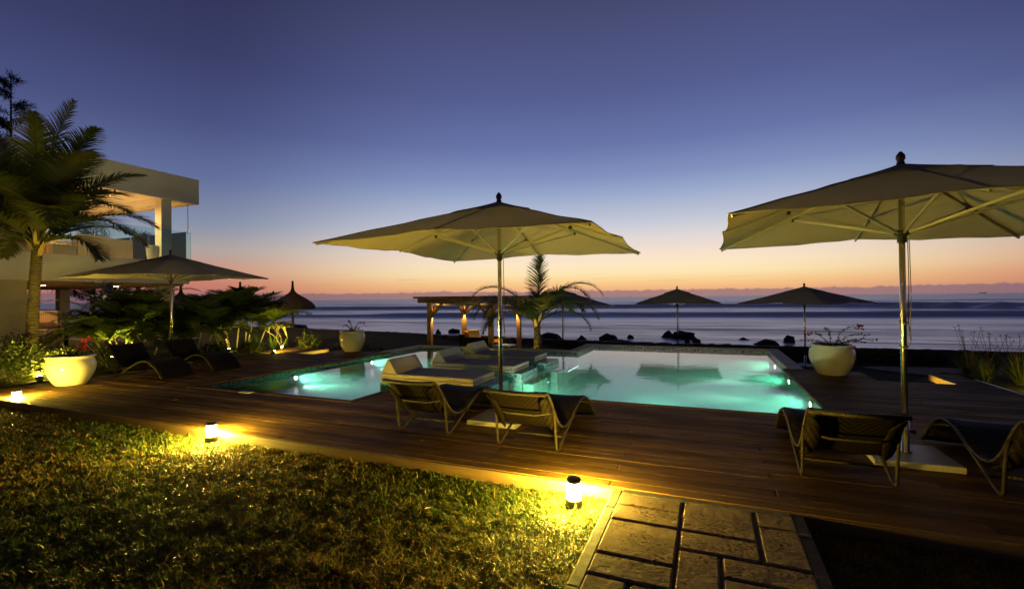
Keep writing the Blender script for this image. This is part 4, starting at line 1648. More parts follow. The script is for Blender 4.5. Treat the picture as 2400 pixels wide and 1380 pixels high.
AG = 'feather palm clumps in the garden'
areca('areca_palm', 'larger lit feather palm clump between coconut palm and left parasol pole', (-15.6, 8.25, -0.12),
      [(0, 0, 1.0, 0.15, 90), (0.3, 0.1, 0.8, 0.3, 20), (-0.35, 0.1, 0.9, 0.3, 200), (0.1, -0.25, 0.55, 0.45, -60), (-0.2, -0.3, 0.5, 0.5, 230), (0.5, 0.5, 0.7, 0.35, 50), (-0.55, -0.1, 0.55, 0.45, 190), (-0.1, 0.4, 1.15, 0.1, 120), (0.4, -0.1, 0.6, 0.4, 0)], AG)
areca('areca_palm', 'smaller feather palm right of the larger clump, behind the left parasol pole', (-14.6, 9.7, -0.12), [(0, 0, 0.9, 0.15, 60), (0.25, 0.1, 0.6, 0.35, 10), (-0.25, 0.1, 0.7, 0.3, 190), (0.05, -0.2, 0.45, 0.5, -70)], AG)
areca('areca_palm', 'darker feather palm clump beside the thatched parasols', (-14.6, 11.0, -0.25),
      [(0, 0, 1.25, 0.12, 90), (0.35, 0.1, 1.0, 0.25, 10), (-0.4, 0.1, 1.05, 0.25, 190), (0.1, -0.3, 0.8, 0.35, -70), (0.6, 0.3, 0.8, 0.35, 30), (-0.1, 0.4, 1.3, 0.1, 100), (-0.6, -0.1, 0.8, 0.35, 200)], AG)


def shrub(name, label, base, rx, ry, h_, n, leaf, width, mat, group=None, flowers=0, seed=1, stems=7):
    r_ = random.Random(seed)
    t = thing(name, label, 'shrub', base, group)
    b0 = Vector(base)
    st = MB()
    mb = MB()
    fl = MB()
    for k in range(stems):
        a = r_.uniform(0, 6.28)
        e = Vector((math.cos(a) * rx * 0.7, math.sin(a) * ry * 0.7, h_ * r_.uniform(0.5, 0.9)))
        st.tube([b0, b0 + e * 0.5 + Vector((0, 0, 0.05)), b0 + e], [0.012, 0.008, 0.004], 5)
    for k in range(n):
        # irregular mound of small clumps
        a = r_.uniform(0, 6.28)
        q = r_.random() ** 0.5
        zz = r_.random()
        lump = 0.75 + 0.4 * mnoise.noise(Vector((math.cos(a) * 2.2 + seed, math.sin(a) * 2.2, zz * 2.5)))
        sh = math.sqrt(max(0, 1 - zz * zz * 0.9)) * lump
        p = b0 + Vector((math.cos(a) * rx * q * sh, math.sin(a) * ry * q * sh, 0.03 + h_ * zz * lump))
        d = Vector((math.cos(a) * 0.8 + r_.gauss(0, 0.5), math.sin(a) * 0.8 + r_.gauss(0, 0.5), r_.uniform(-0.2, 0.9)))
        nr = Vector((r_.gauss(0, 0.5), r_.gauss(0, 0.5), 1)).normalized()
        (mb).leaf(p, d, leaf * r_.uniform(0.6, 1.25), width * r_.uniform(0.7, 1.2), nr)
    obj('stems', st, 'branch', t)
    obj('foliage', mb, mat, t)
    for k in range(flowers):
        a = r_.uniform(0, 6.28)
        c = b0 + Vector((math.cos(a) * rx * 0.7, math.sin(a) * ry * 0.7, h_ * r_.uniform(0.75, 1.0)))
        f_ = MB()
        for q in range(14):
            d = Vector((r_.gauss(0, 1), r_.gauss(0, 1), r_.gauss(0, 1)))
            f_.leaf(c + d * 0.015, d, 0.05, 0.04, Vector((r_.gauss(0, 1), r_.gauss(0, 1), 1)).normalized())
        obj('flower_cluster', f_, 'petal', t)
    return t


SG = 'leafy shrubs in the left garden bed'
gz = lambda x, y: ground_z(x, y)
sh_list = [
    (-12.6, 4.75, 0.6, 0.5, 0.55, 'low leafy shrub behind the corner bollard lamp', 1),
    (-13.6, 4.9, 0.7, 0.6, 0.75, 'leafy shrub at the left picture edge, left of the palm trunk', 2),
    (-14.4, 5.6, 0.6, 0.6, 0.8, 'bushy shrub wrapped around the foot of the palm trunk', 3),
    (-12.9, 5.7, 0.5, 0.5, 0.65, 'leafy shrub directly behind the big lit pot', 4),
    (-13.3, 6.7, 0.6, 0.6, 0.7, 'shrub between palm trunk and larger feather palm', 5),
    (-12.2, 6.45, 0.4, 0.4, 0.5, 'rounded shrub at the head of the front left lounger', 6),
    (-12.9, 6.85, 0.4, 0.4, 0.5, 'rounded green shrub between the two left loungers', 7),
    (-12.5, 8.75, 0.45, 0.5, 0.45, 'dark shrub behind the far left lounger', 8),
    (-12.3, 9.7, 0.5, 0.5, 0.42, 'low shrub left of the far deck spotlight', 9),
    (-15.6, 4.6, 0.8, 0.7, 1.0, 'tall shrub against the house wall at left edge', 10),
    (-17.6, 8.9, 0.9, 0.9, 1.0, 'dark shrub behind the larger feather palm, before the porch', 12), (-17.4, 10.6, 0.9, 0.9, 1.0, 'dark shrub before the porch column', 13),
    (-16.6, 6.4, 0.8, 0.8, 0.9, 'shrub in front of the striped porch sofa', 11),
]
for (x, y, rx, ry, h_, lab, sd) in sh_list:
    shrub('shrub', lab, (x, y, gz(x, y)), rx, ry, h_, 900, 0.085, 0.04, 'shrub_leaf', SG, 3 if sd in (5, 10) else 0, sd)
sh2 = [
    (-11.75, 11.35, 0.4, 0.5, 0.62, 'leafy plant lit by the far deck spotlight', 21), (-11.2, 12.2, 0.5, 0.5, 0.55, 'dark leafy plant behind the far left step', 22),
    (-10.6, 12.6, 0.5, 0.5, 0.6, 'bushy plant left of the far white pot', 23), (-9.75, 12.2, 0.45, 0.45, 0.5, 'brownish bush touching the far white pot', 24),
    (-12.7, 12.6, 0.6, 0.5, 0.55, 'low dark plant below the thatched parasol', 25), (-13.6, 12.9, 0.7, 0.6, 0.5, 'low dark plant under the farther feather palm', 26),
    (-12.0, 13.9, 0.7, 0.6, 0.6, 'dark bush before the sea wall left of the far pot', 27)]
for (x, y, rx, ry, h_, lab, sd) in sh2:
    shrub('shrub', lab, (x, y, gz(x, y)), rx, ry, h_, 700, 0.10, 0.035, 'shrub_leaf', 'leafy plants beyond the left deck', 0, sd)


def strap_plant(name, label, base, n, length, width, bend, mat, group=None, seed=1, stalks=0, cat='plant', spread=0.6):
    r_ = random.Random(seed)
    t = thing(name, label, cat, base, group)
    b0 = Vector(base)
    mb = MB()
    for k in range(n):
        a = r_.uniform(0, 6.28)
        tl = abs(r_.gauss(0, spread)) + 0.08
        mb.blade(b0 + Vector((math.cos(a), math.sin(a), 0)) * r_.uniform(0, 0.08), (math.cos(a) * tl, math.sin(a) * tl, 1), length * r_.uniform(0.6, 1.15), width * r_.uniform(0.7, 1.2), bend * r_.uniform(0.5, 1.5), segs=5)
    obj('foliage', mb, mat, t)
    for k in range(stalks):
        a = r_.uniform(0, 6.28)
        q = r_.uniform(0.05, 0.35)
        tip = b0 + Vector((math.cos(a) * q, math.sin(a) * q, length * r_.uniform(1.25, 1.7)))
        sk = MB().tube([b0, b0.lerp(tip, 0.5) + Vector((0, 0, 0.05)), tip], 0.003, 4)
        for i in range(8):
            d = Vector((r_.gauss(0, 1), r_.gauss(0, 1), r_.uniform(0, 1)))
            sk.leaf(tip, d, 0.045, 0.012, Vector((0, 0, 1)))
        obj('flower_stalk', sk, 'seed_head', t)
    return t


PG = 'strap leaved plants by the far deck edge'
for (px_, py_, Y, ln, lab, sd) in ((640, 808, 11.2, 0.55, 'tall strap leaved plant behind the far deck spotlight', 1), (668, 812, 11.5, 0.42, 'broad arching strap plant right of the far deck spotlight', 2), (585, 808, 11.0, 0.42, 'strap leaved plant left of the far deck spotlight', 3),
                                   (700, 800, 12.2, 0.45, 'fern-like plant between spotlight and far left step', 4), (740, 804, 12.4, 0.35, 'low spreading plant above the far left step', 5)):
    p = onY(px_, py_, Y)
    strap_plant('strap_plant', lab, (p.x, p.y, gz(p.x, p.y)), 16, ln, 0.055, 0.9, 'strap_leaf', PG, sd)

# frangipani with pale bare limbs
def frangipani(label, base, seed):
    r_ = random.Random(seed)
    t = thing('frangipani', label, 'shrub', base)
    b0 = Vector(base)
    st, lf = MB(), MB()

    def grow(p, d, L, rad, depth):
        e = p + d * L
        st.tube([p, p.lerp(e, 0.5) + Vector((0, 0, 0.02)), e], [rad, rad * 0.85, rad * 0.7], 6)
        if depth == 0:
            for k in range(9):
                a = r_.uniform(0, 6.28)
                dd = Vector((math.cos(a), math.sin(a), r_.uniform(-0.3, 0.6)))
                lf.leaf(e, dd, r_.uniform(0.16, 0.26), 0.06, Vector((0, 0, 1)))
            return
        for k in range(r_.choice((2, 3))):
            a = r_.uniform(0, 6.28)
            grow(e, (d + Vector((math.cos(a), math.sin(a), 0.2)) * 0.8).normalized(), L * 0.72, rad * 0.7, depth - 1)

    for k in range(3):
        a = k * 2.1 + 0.4
        grow(b0, Vector((math.cos(a) * 0.5, math.sin(a) * 0.5, 1)).normalized(), 0.42, 0.024, 2)
    obj('limbs', st, 'pale_branch', t, True)
    obj('foliage', lf, 'yellow_leaf', t)


frangipani('pale limbed leafy shrub right of the darker feather palm', (-13.1, 11.5, gz(-13.1, 11.5)), 5)

# ornamental grasses at right
TG = 'ornamental grass tufts at right'
for (px_, py_, ln, lab, sd, stk) in ((2272, 878, 0.5, 'ornamental grass tuft with reddish seed heads beside the right step', 1, 8), (2325, 876, 0.46, 'dark ornamental grass tuft behind the bed edging at right', 2, 8),
                                    (2392, 900, 0.5, 'ornamental grass tuft at the right picture edge', 3, 6), (2306, 893, 0.36, 'low ornamental grass tuft just right of the right step', 4, 2), (2365, 868, 0.46, 'farthest ornamental grass tuft at right, before the sand', 6, 7), (2450, 890, 0.5, 'ornamental grass tuft beyond the right picture edge', 5, 5)):
    p = onz(px_, py_, -0.1)
    strap_plant('grass_tuft', lab, (p.x, p.y, gz(p.x, p.y)), 190, ln * 1.15, 0.014, 0.8, 'tuft_leaf', TG, sd, stk, 'plant', 0.55)
# edging along the planting bed, and a lamp in it
garden_spot(4.75, 9.9, -0.1, (5.3, 11.6, 0.3), 'lamp in the planting bed lighting the ornamental grasses at right', 34, 0.03, 120, False)
eb = thing('bed_edging', 'thin pale edging strip between deck and planting bed at right', 'edging', (4.24, 9.5, -0.12))
obj('edging_strip', MB().box(4.226, 4.245, 6.0, 10.6, -0.13, 0.012), 'aluminium', eb)

# casuarinas behind the house
def casuarina(label, base, h_, n_br, seed, spread):
    r_ = random.Random(seed)
    t = thing('casuarina_tree', label, 'tree', base, 'feathery dark trees behind the house')
    b0 = Vector(base)
    obj('trunk', MB().tube([b0, b0 + Vector((0.2, 0, h_ * 0.5)), b0 + Vector((0, 0.1, h_))], [0.22, 0.14, 0.03], 8), 'branch', t, True)
    br, nd = MB(), MB()
    for k in range(n_br):
        s_ = 0.22 + 0.78 * (k + r_.random()) / n_br
        p = b0 + Vector((0.2 * math.sin(s_ * 3), 0.1 * s_, h_ * s_))
        a = r_.uniform(0, 6.28)
        L = spread * (1.05 - s_) * r_.uniform(0.5, 1.1) + 0.35
        d = Vector((math.cos(a), math.sin(a), 0.35))
        e = p + d * L
        br.tube([p, p.lerp(e, 0.5) + Vector((0, 0, 0.1)), e], [0.03, 0.02, 0.006], 4)
        for q in range(int(60 * L) + 40):
            u = r_.uniform(0.25, 1.05)
            c = p.lerp(e, u) + Vector((r_.gauss(0, 0.12), r_.gauss(0, 0.12), r_.gauss(0, 0.08)))
            nd.blade(c, (d.x * 0.7 + r_.gauss(0, 0.5), d.y * 0.7 + r_.gauss(0, 0.5), r_.uniform(-0.4, 0.7)), r_.uniform(0.3, 0.7), 0.045, 0.8, segs=2)
    obj('limbs', br, 'branch', t)
    obj('crown', nd, 'dark_needles', t)


p = at_depth(22, 420, 34)
casuarina('tall dark casuarina tree rising at the left picture edge', (p.x, p.y, -0.4), 18.2, 80, 3, 4.0)
p = at_depth(215, 545, 36)
casuarina('dark casuarina tree seen through the upper terrace, left part', (p.x, p.y, -0.5), 7.6, 60, 4, 3.6)
p = at_depth(320, 545, 37)
casuarina('dark casuarina tree seen through the upper terrace beside the column', (p.x, p.y, -0.5), 7.4, 55, 5, 3.4)

# ------------------------------------------------------------------ glazed pots with bougainvillea
def pot(label, x, y, z, rmax, h_, seed, stems, flowers, stretch=1.0):
    t = thing('potted_bougainvillea', label, 'potted plant', (x, y, z), 'large cream glazed pots')
    k = rmax / 0.43
    prof = [(0.262, 0.0), (0.272, 0.01), (0.318, 0.075), (0.37, 0.165), (0.408, 0.255), (0.428, 0.335), (0.43, 0.39), (0.42, 0.45), (0.40, 0.50), (0.39, 0.522), (0.394, 0.535), (0.424, 0.548), (0.43, 0.568), (0.42, 0.585), (0.385, 0.586), (0.37, 0.55), (0.36, 0.50)]
    prof = [(a * k, c * h_ / 0.588) for a, c in prof]
    p_ = obj('pot', MB().lathe(prof, 56, (x, y, z)), 'glazed_ceramic', t, True)
    obj('soil', MB().lathe([(0.366 * k, 0.515 * h_ / 0.588), (0.2 * k, 0.535 * h_ / 0.588), (0.01, 0.54 * h_ / 0.588)], 32, (x, y, z)), 'soil', p_, True)
    r_ = random.Random(seed)
    zt = z + 0.53 * h_ / 0.588
    ends = []
    for (a, reach, up_, droop) in stems:
        a = R(a)
        pts = []
        p = Vector((x, y, zt))
        for i in range(8):
            s_ = i / 7
            q = Vector((x + math.cos(a) * reach * s_, y + math.sin(a) * reach * s_, zt + up_ * math.sin(min(1.0, s_ * 1.15) * math.pi * 0.62) - droop * s_ * s_))
            q += Vector((r_.gauss(0, 0.012), r_.gauss(0, 0.012), 0))
            pts.append(q)
        obj('stem', MB().tube(pts, [0.008 - 0.0008 * i for i in range(8)], 5), 'branch', t, True)
        lf = MB()
        for i in range(1, 8):
            for q in range(7):
                c = pts[i].lerp(pts[i - 1], r_.random())
                d = Vector((r_.gauss(0, 1), r_.gauss(0, 1), r_.gauss(0.1, 0.7)))
                lf.leaf(c, d, r_.uniform(0.03, 0.06), 0.03, Vector((r_.gauss(0, 0.6), r_.gauss(0, 0.6), 1)).normalized())
        obj('leaves', lf, 'yellow_leaf', t)
        ends.append(pts)
    for (si, i, n_) in flowers:
        f_ = MB()
        c = ends[si][i]
        for q in range(n_):
            cc_ = c + Vector((r_.gauss(0, 0.035), r_.gauss(0, 0.035), r_.gauss(0, 0.03)))
            for w_ in range(3):
                d = Vector((r_.gauss(0, 1), r_.gauss(0, 1), r_.gauss(0, 1)))
                f_.leaf(cc_, d, 0.045, 0.04, Vector((r_.gauss(0, 1), r_.gauss(0, 1), r_.gauss(0, 1))).normalized())
        obj('flower_cluster', f_, 'petal', t)
    return t


pot('large cream pot with red flowering bougainvillea right of the pool', 2.14, 10.55, 0.003, 0.375, 0.565, 4, [(200, 0.12, 0.35, 0.0), (20, 0.55, 0.36, -0.05), (185, 0.42, 0.26, 0.0), (10, 0.75, 0.16, 0.02), (-10, 0.6, 0.26, 0.0), (40, 0.9, 0.12, 0.05), (160, 0.5, 0.12, 0.0)], [(1, 7, 9), (2, 7, 6)])
pot('large cream pot lit bright yellow at the left end of the deck', -10.88, 4.9, 0.003, 0.365, 0.54, 6, [(60, 0.2, 0.2, 0.0), (100, 0.25, 0.1, 0.0), (20, 0.25, 0.06, 0.02), (-20, 0.2, 0.1, 0.0), (180, 0.2, 0.1, 0.0)], [(0, 7, 12), (0, 6, 6)])
pot('smaller cream pot with sparse red flowers at the far left pool corner', -9.62, 10.92, 0.003, 0.36, 0.60, 8, [(160, 0.25, 0.34, 0.0), (190, 0.3, 0.22, 0.02), (10, 0.36, 0.3, 0.0), (40, 0.2, 0.12, 0.0), (150, 0.12, 0.12, 0.0)], [(2, 7, 4)])

# ------------------------------------------------------------------ pergola with garden sofas
PX0, PX1, PY0, PY1, PB = -9.25, -6.83, 14.5, 17.07, -0.63
pg = thing('pergola', 'wooden pergola with braced posts beyond the far left pool corner', 'pergola', (PX0, PY0, PB))
for (x, y) in ((PX0, PY0), (PX1, PY0), (PX0, PY1), (PX1, PY1)):
    ps = obj('post', MB().box(x - 0.075, x + 0.075, y - 0.075, y + 0.075, PB, 1.36), 'timber', pg)
    for (dx, dy) in (((1 if x == PX0 else -1), 0), (0, (1 if y == PY0 else -1)), ((-1 if x == PX0 else 1), 0)):
        if (dx == -1 and x == PX0) or (dx == 1 and x == PX1):
            if y == PY0:
                continue
            continue
        obj('brace', MB().beam((x + dx * 0.06, y + dy * 0.06, 0.86), (x + dx * 0.5, y + dy * 0.5, 1.33), 0.07, 0.09), 'timber', ps)
for y in (PY0, PY1):
    obj('beam', MB().box(PX0 - 0.5, PX1 + 0.5, y - 0.04, y + 0.04, 1.362, 1.52), 'timber_dark', pg)
for x in (PX0 + 0.09, PX1 - 0.09):
    obj('beam', MB().box(x - 0.035, x + 0.035, PY0 + 0.05, PY1 - 0.05, 1.33, 1.47), 'timber_dark', pg)
for k in range(13):
    x = PX0 - 0.4 + k * (PX1 - PX0 + 0.8) / 12
    obj('rafter', MB().box(x - 0.035, x + 0.035, PY0 - 0.4, PY1 + 0.4, 1.523, 1.59), 'timber_dark', pg)
mb = MB()
for i in range(9):
    for j in range(5):
        u, v_ = i / 8, j / 4
        mb.v.append((PX0 + 0.1 + (PX1 - PX0 - 0.2) * v_, PY0 + 0.15 + (PY1 - PY0 - 0.3) * u, 1.33 - 0.07 * abs(math.sin(u * math.pi * 4))))
for i in range(8):
    for j in range(4):
        a = i * 5 + j
        mb.f.append((a, a + 1, a + 6, a + 5))
cl = obj('shade_cloth', mb, 'umbrella_cloth', pg, True)
solidify(cl, 0.004)
# small lamps fixed in the braces, lit
for (x, y, tx, ty) in ((PX0, PY0, 1, 1), (PX1, PY0, -1, 1), (PX0, PY1, 1, -1), (PX1, PY1, -1, -1)):
    c = Vector((x + tx * 0.11, y + ty * 0.11, 0.98))
    lm = obj('lamp', MB().tube([c - Vector((0, 0, 0.05)), c], 0.028, 10), 'dark_metal', pg)
    spot('beam', c + Vector((0, 0, 0.02)), (x + tx * 0.2, y + ty * 0.2, 1.4), 22, (1.0, 0.66, 0.16), 120, lm, 0.02, 0.7)
    spot('beam', c - Vector((0, 0, 0.07)), (x + tx * 0.32, y + ty * 0.32, -0.9), 130, (1.0, 0.66, 0.16), 110, lm, 0.02, 0.7)


def cushion(c, sx_, sy_, sz_, tilt=0.0, rz=0.0):
    mb = MB()
    N = 8
    for s_ in (1, -1):
        for j in range(N + 1):
            for i in range(N + 1):
                u, v_ = -1 + 2 * i / N, -1 + 2 * j / N
                th = (max(0.0, 1 - u ** 4) * max(0.0, 1 - v_ ** 4)) ** 0.5
                p = Vector((u * sx_ / 2 * (1 - 0.06 * v_ * v_), v_ * sy_ / 2 * (1 - 0.06 * u * u), s_ * sz_ / 2 * th))
                p = Matrix.Rotation(rz, 3, 'Z') @ (Matrix.Rotation(tilt, 3, 'X') @ p)
                mb.v.append(tuple(Vector(c) + p))
    K = (N + 1) ** 2
    for q in range(2):
        for j in range(N):
            for i in range(N):
                a = q * K + j * (N + 1) + i
                f = (a, a + 1, a + N + 2, a + N + 1)
                mb.f.append(f if q == 0 else f[::-1])
    return mb


def wicker_seat(name, label, cat, x0, x1, y0, y1, z, seat, arm, back, backside, mat, cush, group=None):
    """low wicker sofa: base, two arms, back on the given side ('+x','-x','+y','-y')"""
    t = thing(name, label, cat, ((x0 + x1) / 2, (y0 + y1) / 2, z), group)

    def uvbox(bx0, bx1, by0, by1, bz0, bz1):
        mb = MB()
        for (axis, s_) in ((0, 0), (0, 1), (1, 0), (1, 1), (2, 1)):
            lo, hi = (bx0, by0, bz0), (bx1, by1, bz1)
            o_ = [a for a in range(3) if a != axis]
            for (p, q) in ((0, 0), (1, 0), (1, 1), (0, 1)):
                v_ = [0, 0, 0]
                v_[axis] = (lo, hi)[s_][axis]
                v_[o_[0]] = (lo, hi)[p][o_[0]]
                v_[o_[1]] = (lo, hi)[q][o_[1]]
                mb.uv[len(mb.v)] = (v_[o_[0]], v_[o_[1]])
                mb.v.append(tuple(v_))
            n_ = len(mb.v)
            mb.f.append((n_ - 4, n_ - 3, n_ - 2, n_ - 1))
        return mb

    w = 0.12
    ax = backside[1]
    obj('seat_base', uvbox(x0, x1, y0, y1, z + 0.04, z + seat - 0.12), mat, t)
    for (fx, fy) in ((x0 + 0.05, y0 + 0.05), (x1 - 0.05, y0 + 0.05), (x1 - 0.05, y1 - 0.05), (x0 + 0.05, y1 - 0.05)):
        obj('foot', MB().box(fx - 0.025, fx + 0.025, fy - 0.025, fy + 0.025, z, z + 0.039), 'timber_dark', t)
    e = 0.003
    if ax == 'x':
        bx = (x1 - w, x1 + e) if backside[0] == '+' else (x0 - e, x0 + w)
        obj('backrest', uvbox(bx[0], bx[1], y0 - e, y1 + e, z + 0.038, z + back), mat, t)
        for (ya, yb) in ((y0 - e, y0 + w), (y1 - w, y1 + e)):
            ox = (x0, bx[0] - e) if backside[0] == '+' else (bx[1] + e, x1)
            obj('armrest', uvbox(ox[0], ox[1], ya, yb, z + 0.038, z + arm), mat, t)
        cx0, cx1 = (x0, bx[0] - 0.01) if backside[0] == '+' else (bx[1] + 0.01, x1)
        cy0, cy1 = y0 + w + 0.01, y1 - w - 0.01
    else:
        by = (y1 - w, y1 + e) if backside[0] == '+' else (y0 - e, y0 + w)
        obj('backrest', uvbox(x0 - e, x1 + e, by[0], by[1], z + 0.038, z + back), mat, t)
        for (xa, xb) in ((x0 - e, x0 + w), (x1 - w, x1 + e)):
            oy = (y0, by[0] - e) if backside[0] == '+' else (by[1] + e, y1)
            obj('armrest', uvbox(xa, xb, oy[0], oy[1], z + 0.038, z + arm), mat, t)
        cy0, cy1 = (y0, by[0] - 0.01) if backside[0] == '+' else (by[1] + 0.01, y1)
        cx0, cx1 = x0 + w + 0.01, x1 - w - 0.01
    c_ = MB()
    c_.bevel_box(cx0, cx1, cy0, cy1, z + seat - 0.118, z + seat + 0.03, 0.03)
    for k_, p_ in enumerate(c_.v):
        c_.uv[k_] = (p_[1] if ax == 'x' else p_[0], p_[2])
    obj('seat_cushion', c_, cush, t)
    return t


PGZ = -0.61
wicker_seat('garden_sofa', 'brown wicker sofa with cream cushion under the pergola', 'sofa', -9.0, -7.65, 16.2, 17.0, PGZ, 0.42, 0.62, 0.72, '-x', 'rattan_brown', 'cushion_cream')
tag(obj('cushion', cushion((-8.5, 16.55, PGZ + 0.66), 0.52, 0.52, 0.17, R(62), R(60)), 'cushion_cream', None, True), 'large cream cushion leaning on the wicker sofa under the pergola', 'cushion')
tag(obj('cushion', cushion((-8.72, 16.5, PGZ + 0.64), 0.46, 0.46, 0.15, R(62), R(70)), 'cushion_orange', None, True), 'orange cushion behind the cream one on the pergola sofa', 'cushion')
wicker_seat('garden_chair', 'wicker chair with orange seat cushion beside the pergola sofa', 'chair', -7.45, -6.75, 15.55, 16.25, PGZ, 0.40, 0.50, 0.66, '+x', 'rattan_brown', 'cushion_orange')
tag(obj('cushion', cushion((-7.2, 15.9, PGZ + 0.5), 0.5, 0.5, 0.16, R(8), R(20)), 'cushion_orange', None, True), 'orange cushion lying flat on the wicker chair by the pergola', 'cushion')
t = thing('low_table', 'low white table between the pergola and the young palm', 'table', (-6.3, 14.4, PGZ))
obj('table_top', MB().bevel_box(-6.62, -5.98, 14.1, 14.7, PGZ + 0.52, PGZ + 0.555, 0.006), 'white_laminate', t)
for (fx, fy) in ((-6.57, 14.15), (-6.03, 14.15), (-6.57, 14.65), (-6.03, 14.65)):
    obj('leg', MB().box(fx - 0.02, fx + 0.02, fy - 0.02, fy + 0.02, PGZ - 0.03, PGZ + 0.519), 'white_laminate', t)

# ------------------------------------------------------------------ thatched beach parasols
for (q, D, lab, lit) in (((686, 700), 31, 'thatched beach parasol with lit post, standing clear before the sea', 1), ((563, 706), 31.5, 'thatched beach parasol half hidden behind the darker feather palm', 0), ((424, 716), 33, 'thatched beach parasol glimpsed behind the left parasol pole', 1)):
    p = at_depth(q[0], q[1], D)
    zb = -1.1
    t = thing('thatched_parasol', lab, 'parasol', (p.x, p.y, zb), 'thatched beach parasols')
    obj('post', MB().tube([(p.x, p.y, zb), (p.x, p.y, 1.4)], 0.085, 12), 'timber', t, True)
    pr = [(1.28, 0.93), (1.36, 0.95), (1.375, 1.06), (1.30, 1.22), (1.10, 1.42), (0.80, 1.64), (0.50, 1.82), (0.26, 1.98), (0.13, 2.14), (0.085, 2.34), (0.06, 2.70), (0.075, 2.76), (0.05, 2.79)]
    wob = lambda a, z: 1 + 0.012 * math.sin(a * 37) + 0.014 * math.sin(a * 13 + z * 3)
    obj('thatch_roof', MB().lathe(pr, 96, (p.x, p.y, 0), wob), 'thatch', t, True)
    fr_ = MB()
    r_ = random.Random(int(D * 10))
    for k in range(260):
        a = r_.uniform(0, 6.28)
        rr = r_.uniform(1.25, 1.37)
        fr_.blade((p.x + math.cos(a) * rr, p.y + math.sin(a) * rr, 0.96), (math.cos(a) * 0.2 + r_.gauss(0, 0.15), math.sin(a) * 0.2 + r_.gauss(0, 0.15), -1), r_.uniform(0.04, 0.10), 0.03, 0.0, up=Vector((math.cos(a), math.sin(a), 0)), segs=2)
    obj('fringe', fr_, 'thatch', t)
    if lit:
        lx, ly = p.x + 0.35, p.y - 0.75
        tl = thing('post_uplight', 'small uplight lighting the post of ' + ('the clear thatched parasol' if q[0] > 600 else 'the thatched parasol behind the left parasol pole'), 'lamp', (lx, ly, zb), 'garden spotlights')
        obj('housing', MB().tube([(lx, ly, zb), (lx, ly, zb + 0.14)], 0.05, 10), 'dark_metal', tl)
        spot('beam', (lx, ly, zb + 0.16), (p.x, p.y, 0.5), 90, WARM, 50, tl, 0.03, 0.8)

# ------------------------------------------------------------------ sea wall of rough stones
sw = thing('sea_wall', 'low dark stone sea wall between garden and water', 'wall', (0, wall_y(0), -0.95))
variants = []
for k in range(8):
    r_ = random.Random(k + 40)
    mb = MB()
    N = 5
    pts = {}
    for face in range(6):
        ax, s_ = face // 2, 1 if face % 2 else -1
        g_ = []
        for j in range(N + 1):
            for i in range(N + 1):
                v_ = [0, 0, 0]
                o2 = [a for a in range(3) if a != ax]
                v_[ax] = s_
                v_[o2[0]] = -1 + 2 * i / N
                v_[o2[1]] = -1 + 2 * j / N
                key = tuple(round(c * 5) for c in v_)
                if key not in pts:
                    p = Vector(v_)
                    p = p.lerp(p.normalized() * 1.15, 0.45)
                    p = p * (1 + 0.22 * mnoise.noise(p * 1.2 + Vector((k * 7.3, 0, 0))) + 0.10 * mnoise.noise(p * 3.1 + Vector((0, k * 5.1, 0))))
                    pts[key] = len(mb.v)
                    mb.v.append(tuple(p * 0.5))
                g_.append(pts[key])
        for j in range(N):
            for i in range(N):
                a = j * (N + 1) + i
                f = (g_[a], g_[a + 1], g_[a + N + 2], g_[a + N + 1])
                mb.f.append(f if (s_ > 0) != (ax == 1) else f[::-1])
    variants.append(mb)
stone_me = []
for k, mb in enumerate(variants):
    o_ = obj('stone', mb, 'wall_stone', sw, True, world=False)
    stone_me.append(o_.data)
    o_.location = (-40 + k * 0.6, wall_y(-40) - sw.location.y, 0.2)
    o_.scale = (0.62, 0.55, 0.5)
for course in range(2):
    x = -38.0 + course * 0.3
    while x < 26:
        w_ = rnd.uniform(0.42, 0.85)
        o_ = obj('stone', None, None, sw, data=rnd.choice(stone_me))
        y = wall_y(x + w_ / 2)
        z0 = ground_z(x, y - 0.3)
        top_ = -0.44 + 0.10 * smooth(-8, -24, x)
        hgt = (top_ + 0.93) / 2
        o_.location = (x + w_ / 2, y - sw.location.y + rnd.uniform(-0.04, 0.04), 0.02 + hgt * (course + 0.5))
        o_.scale = (w_ * 1.06, rnd.uniform(0.5, 0.62), hgt * rnd.uniform(1.05, 1.2))
        o_.rotation_euler = (0, 0, -math.atan(0.115) if x < -3 else 0)
        x += w_
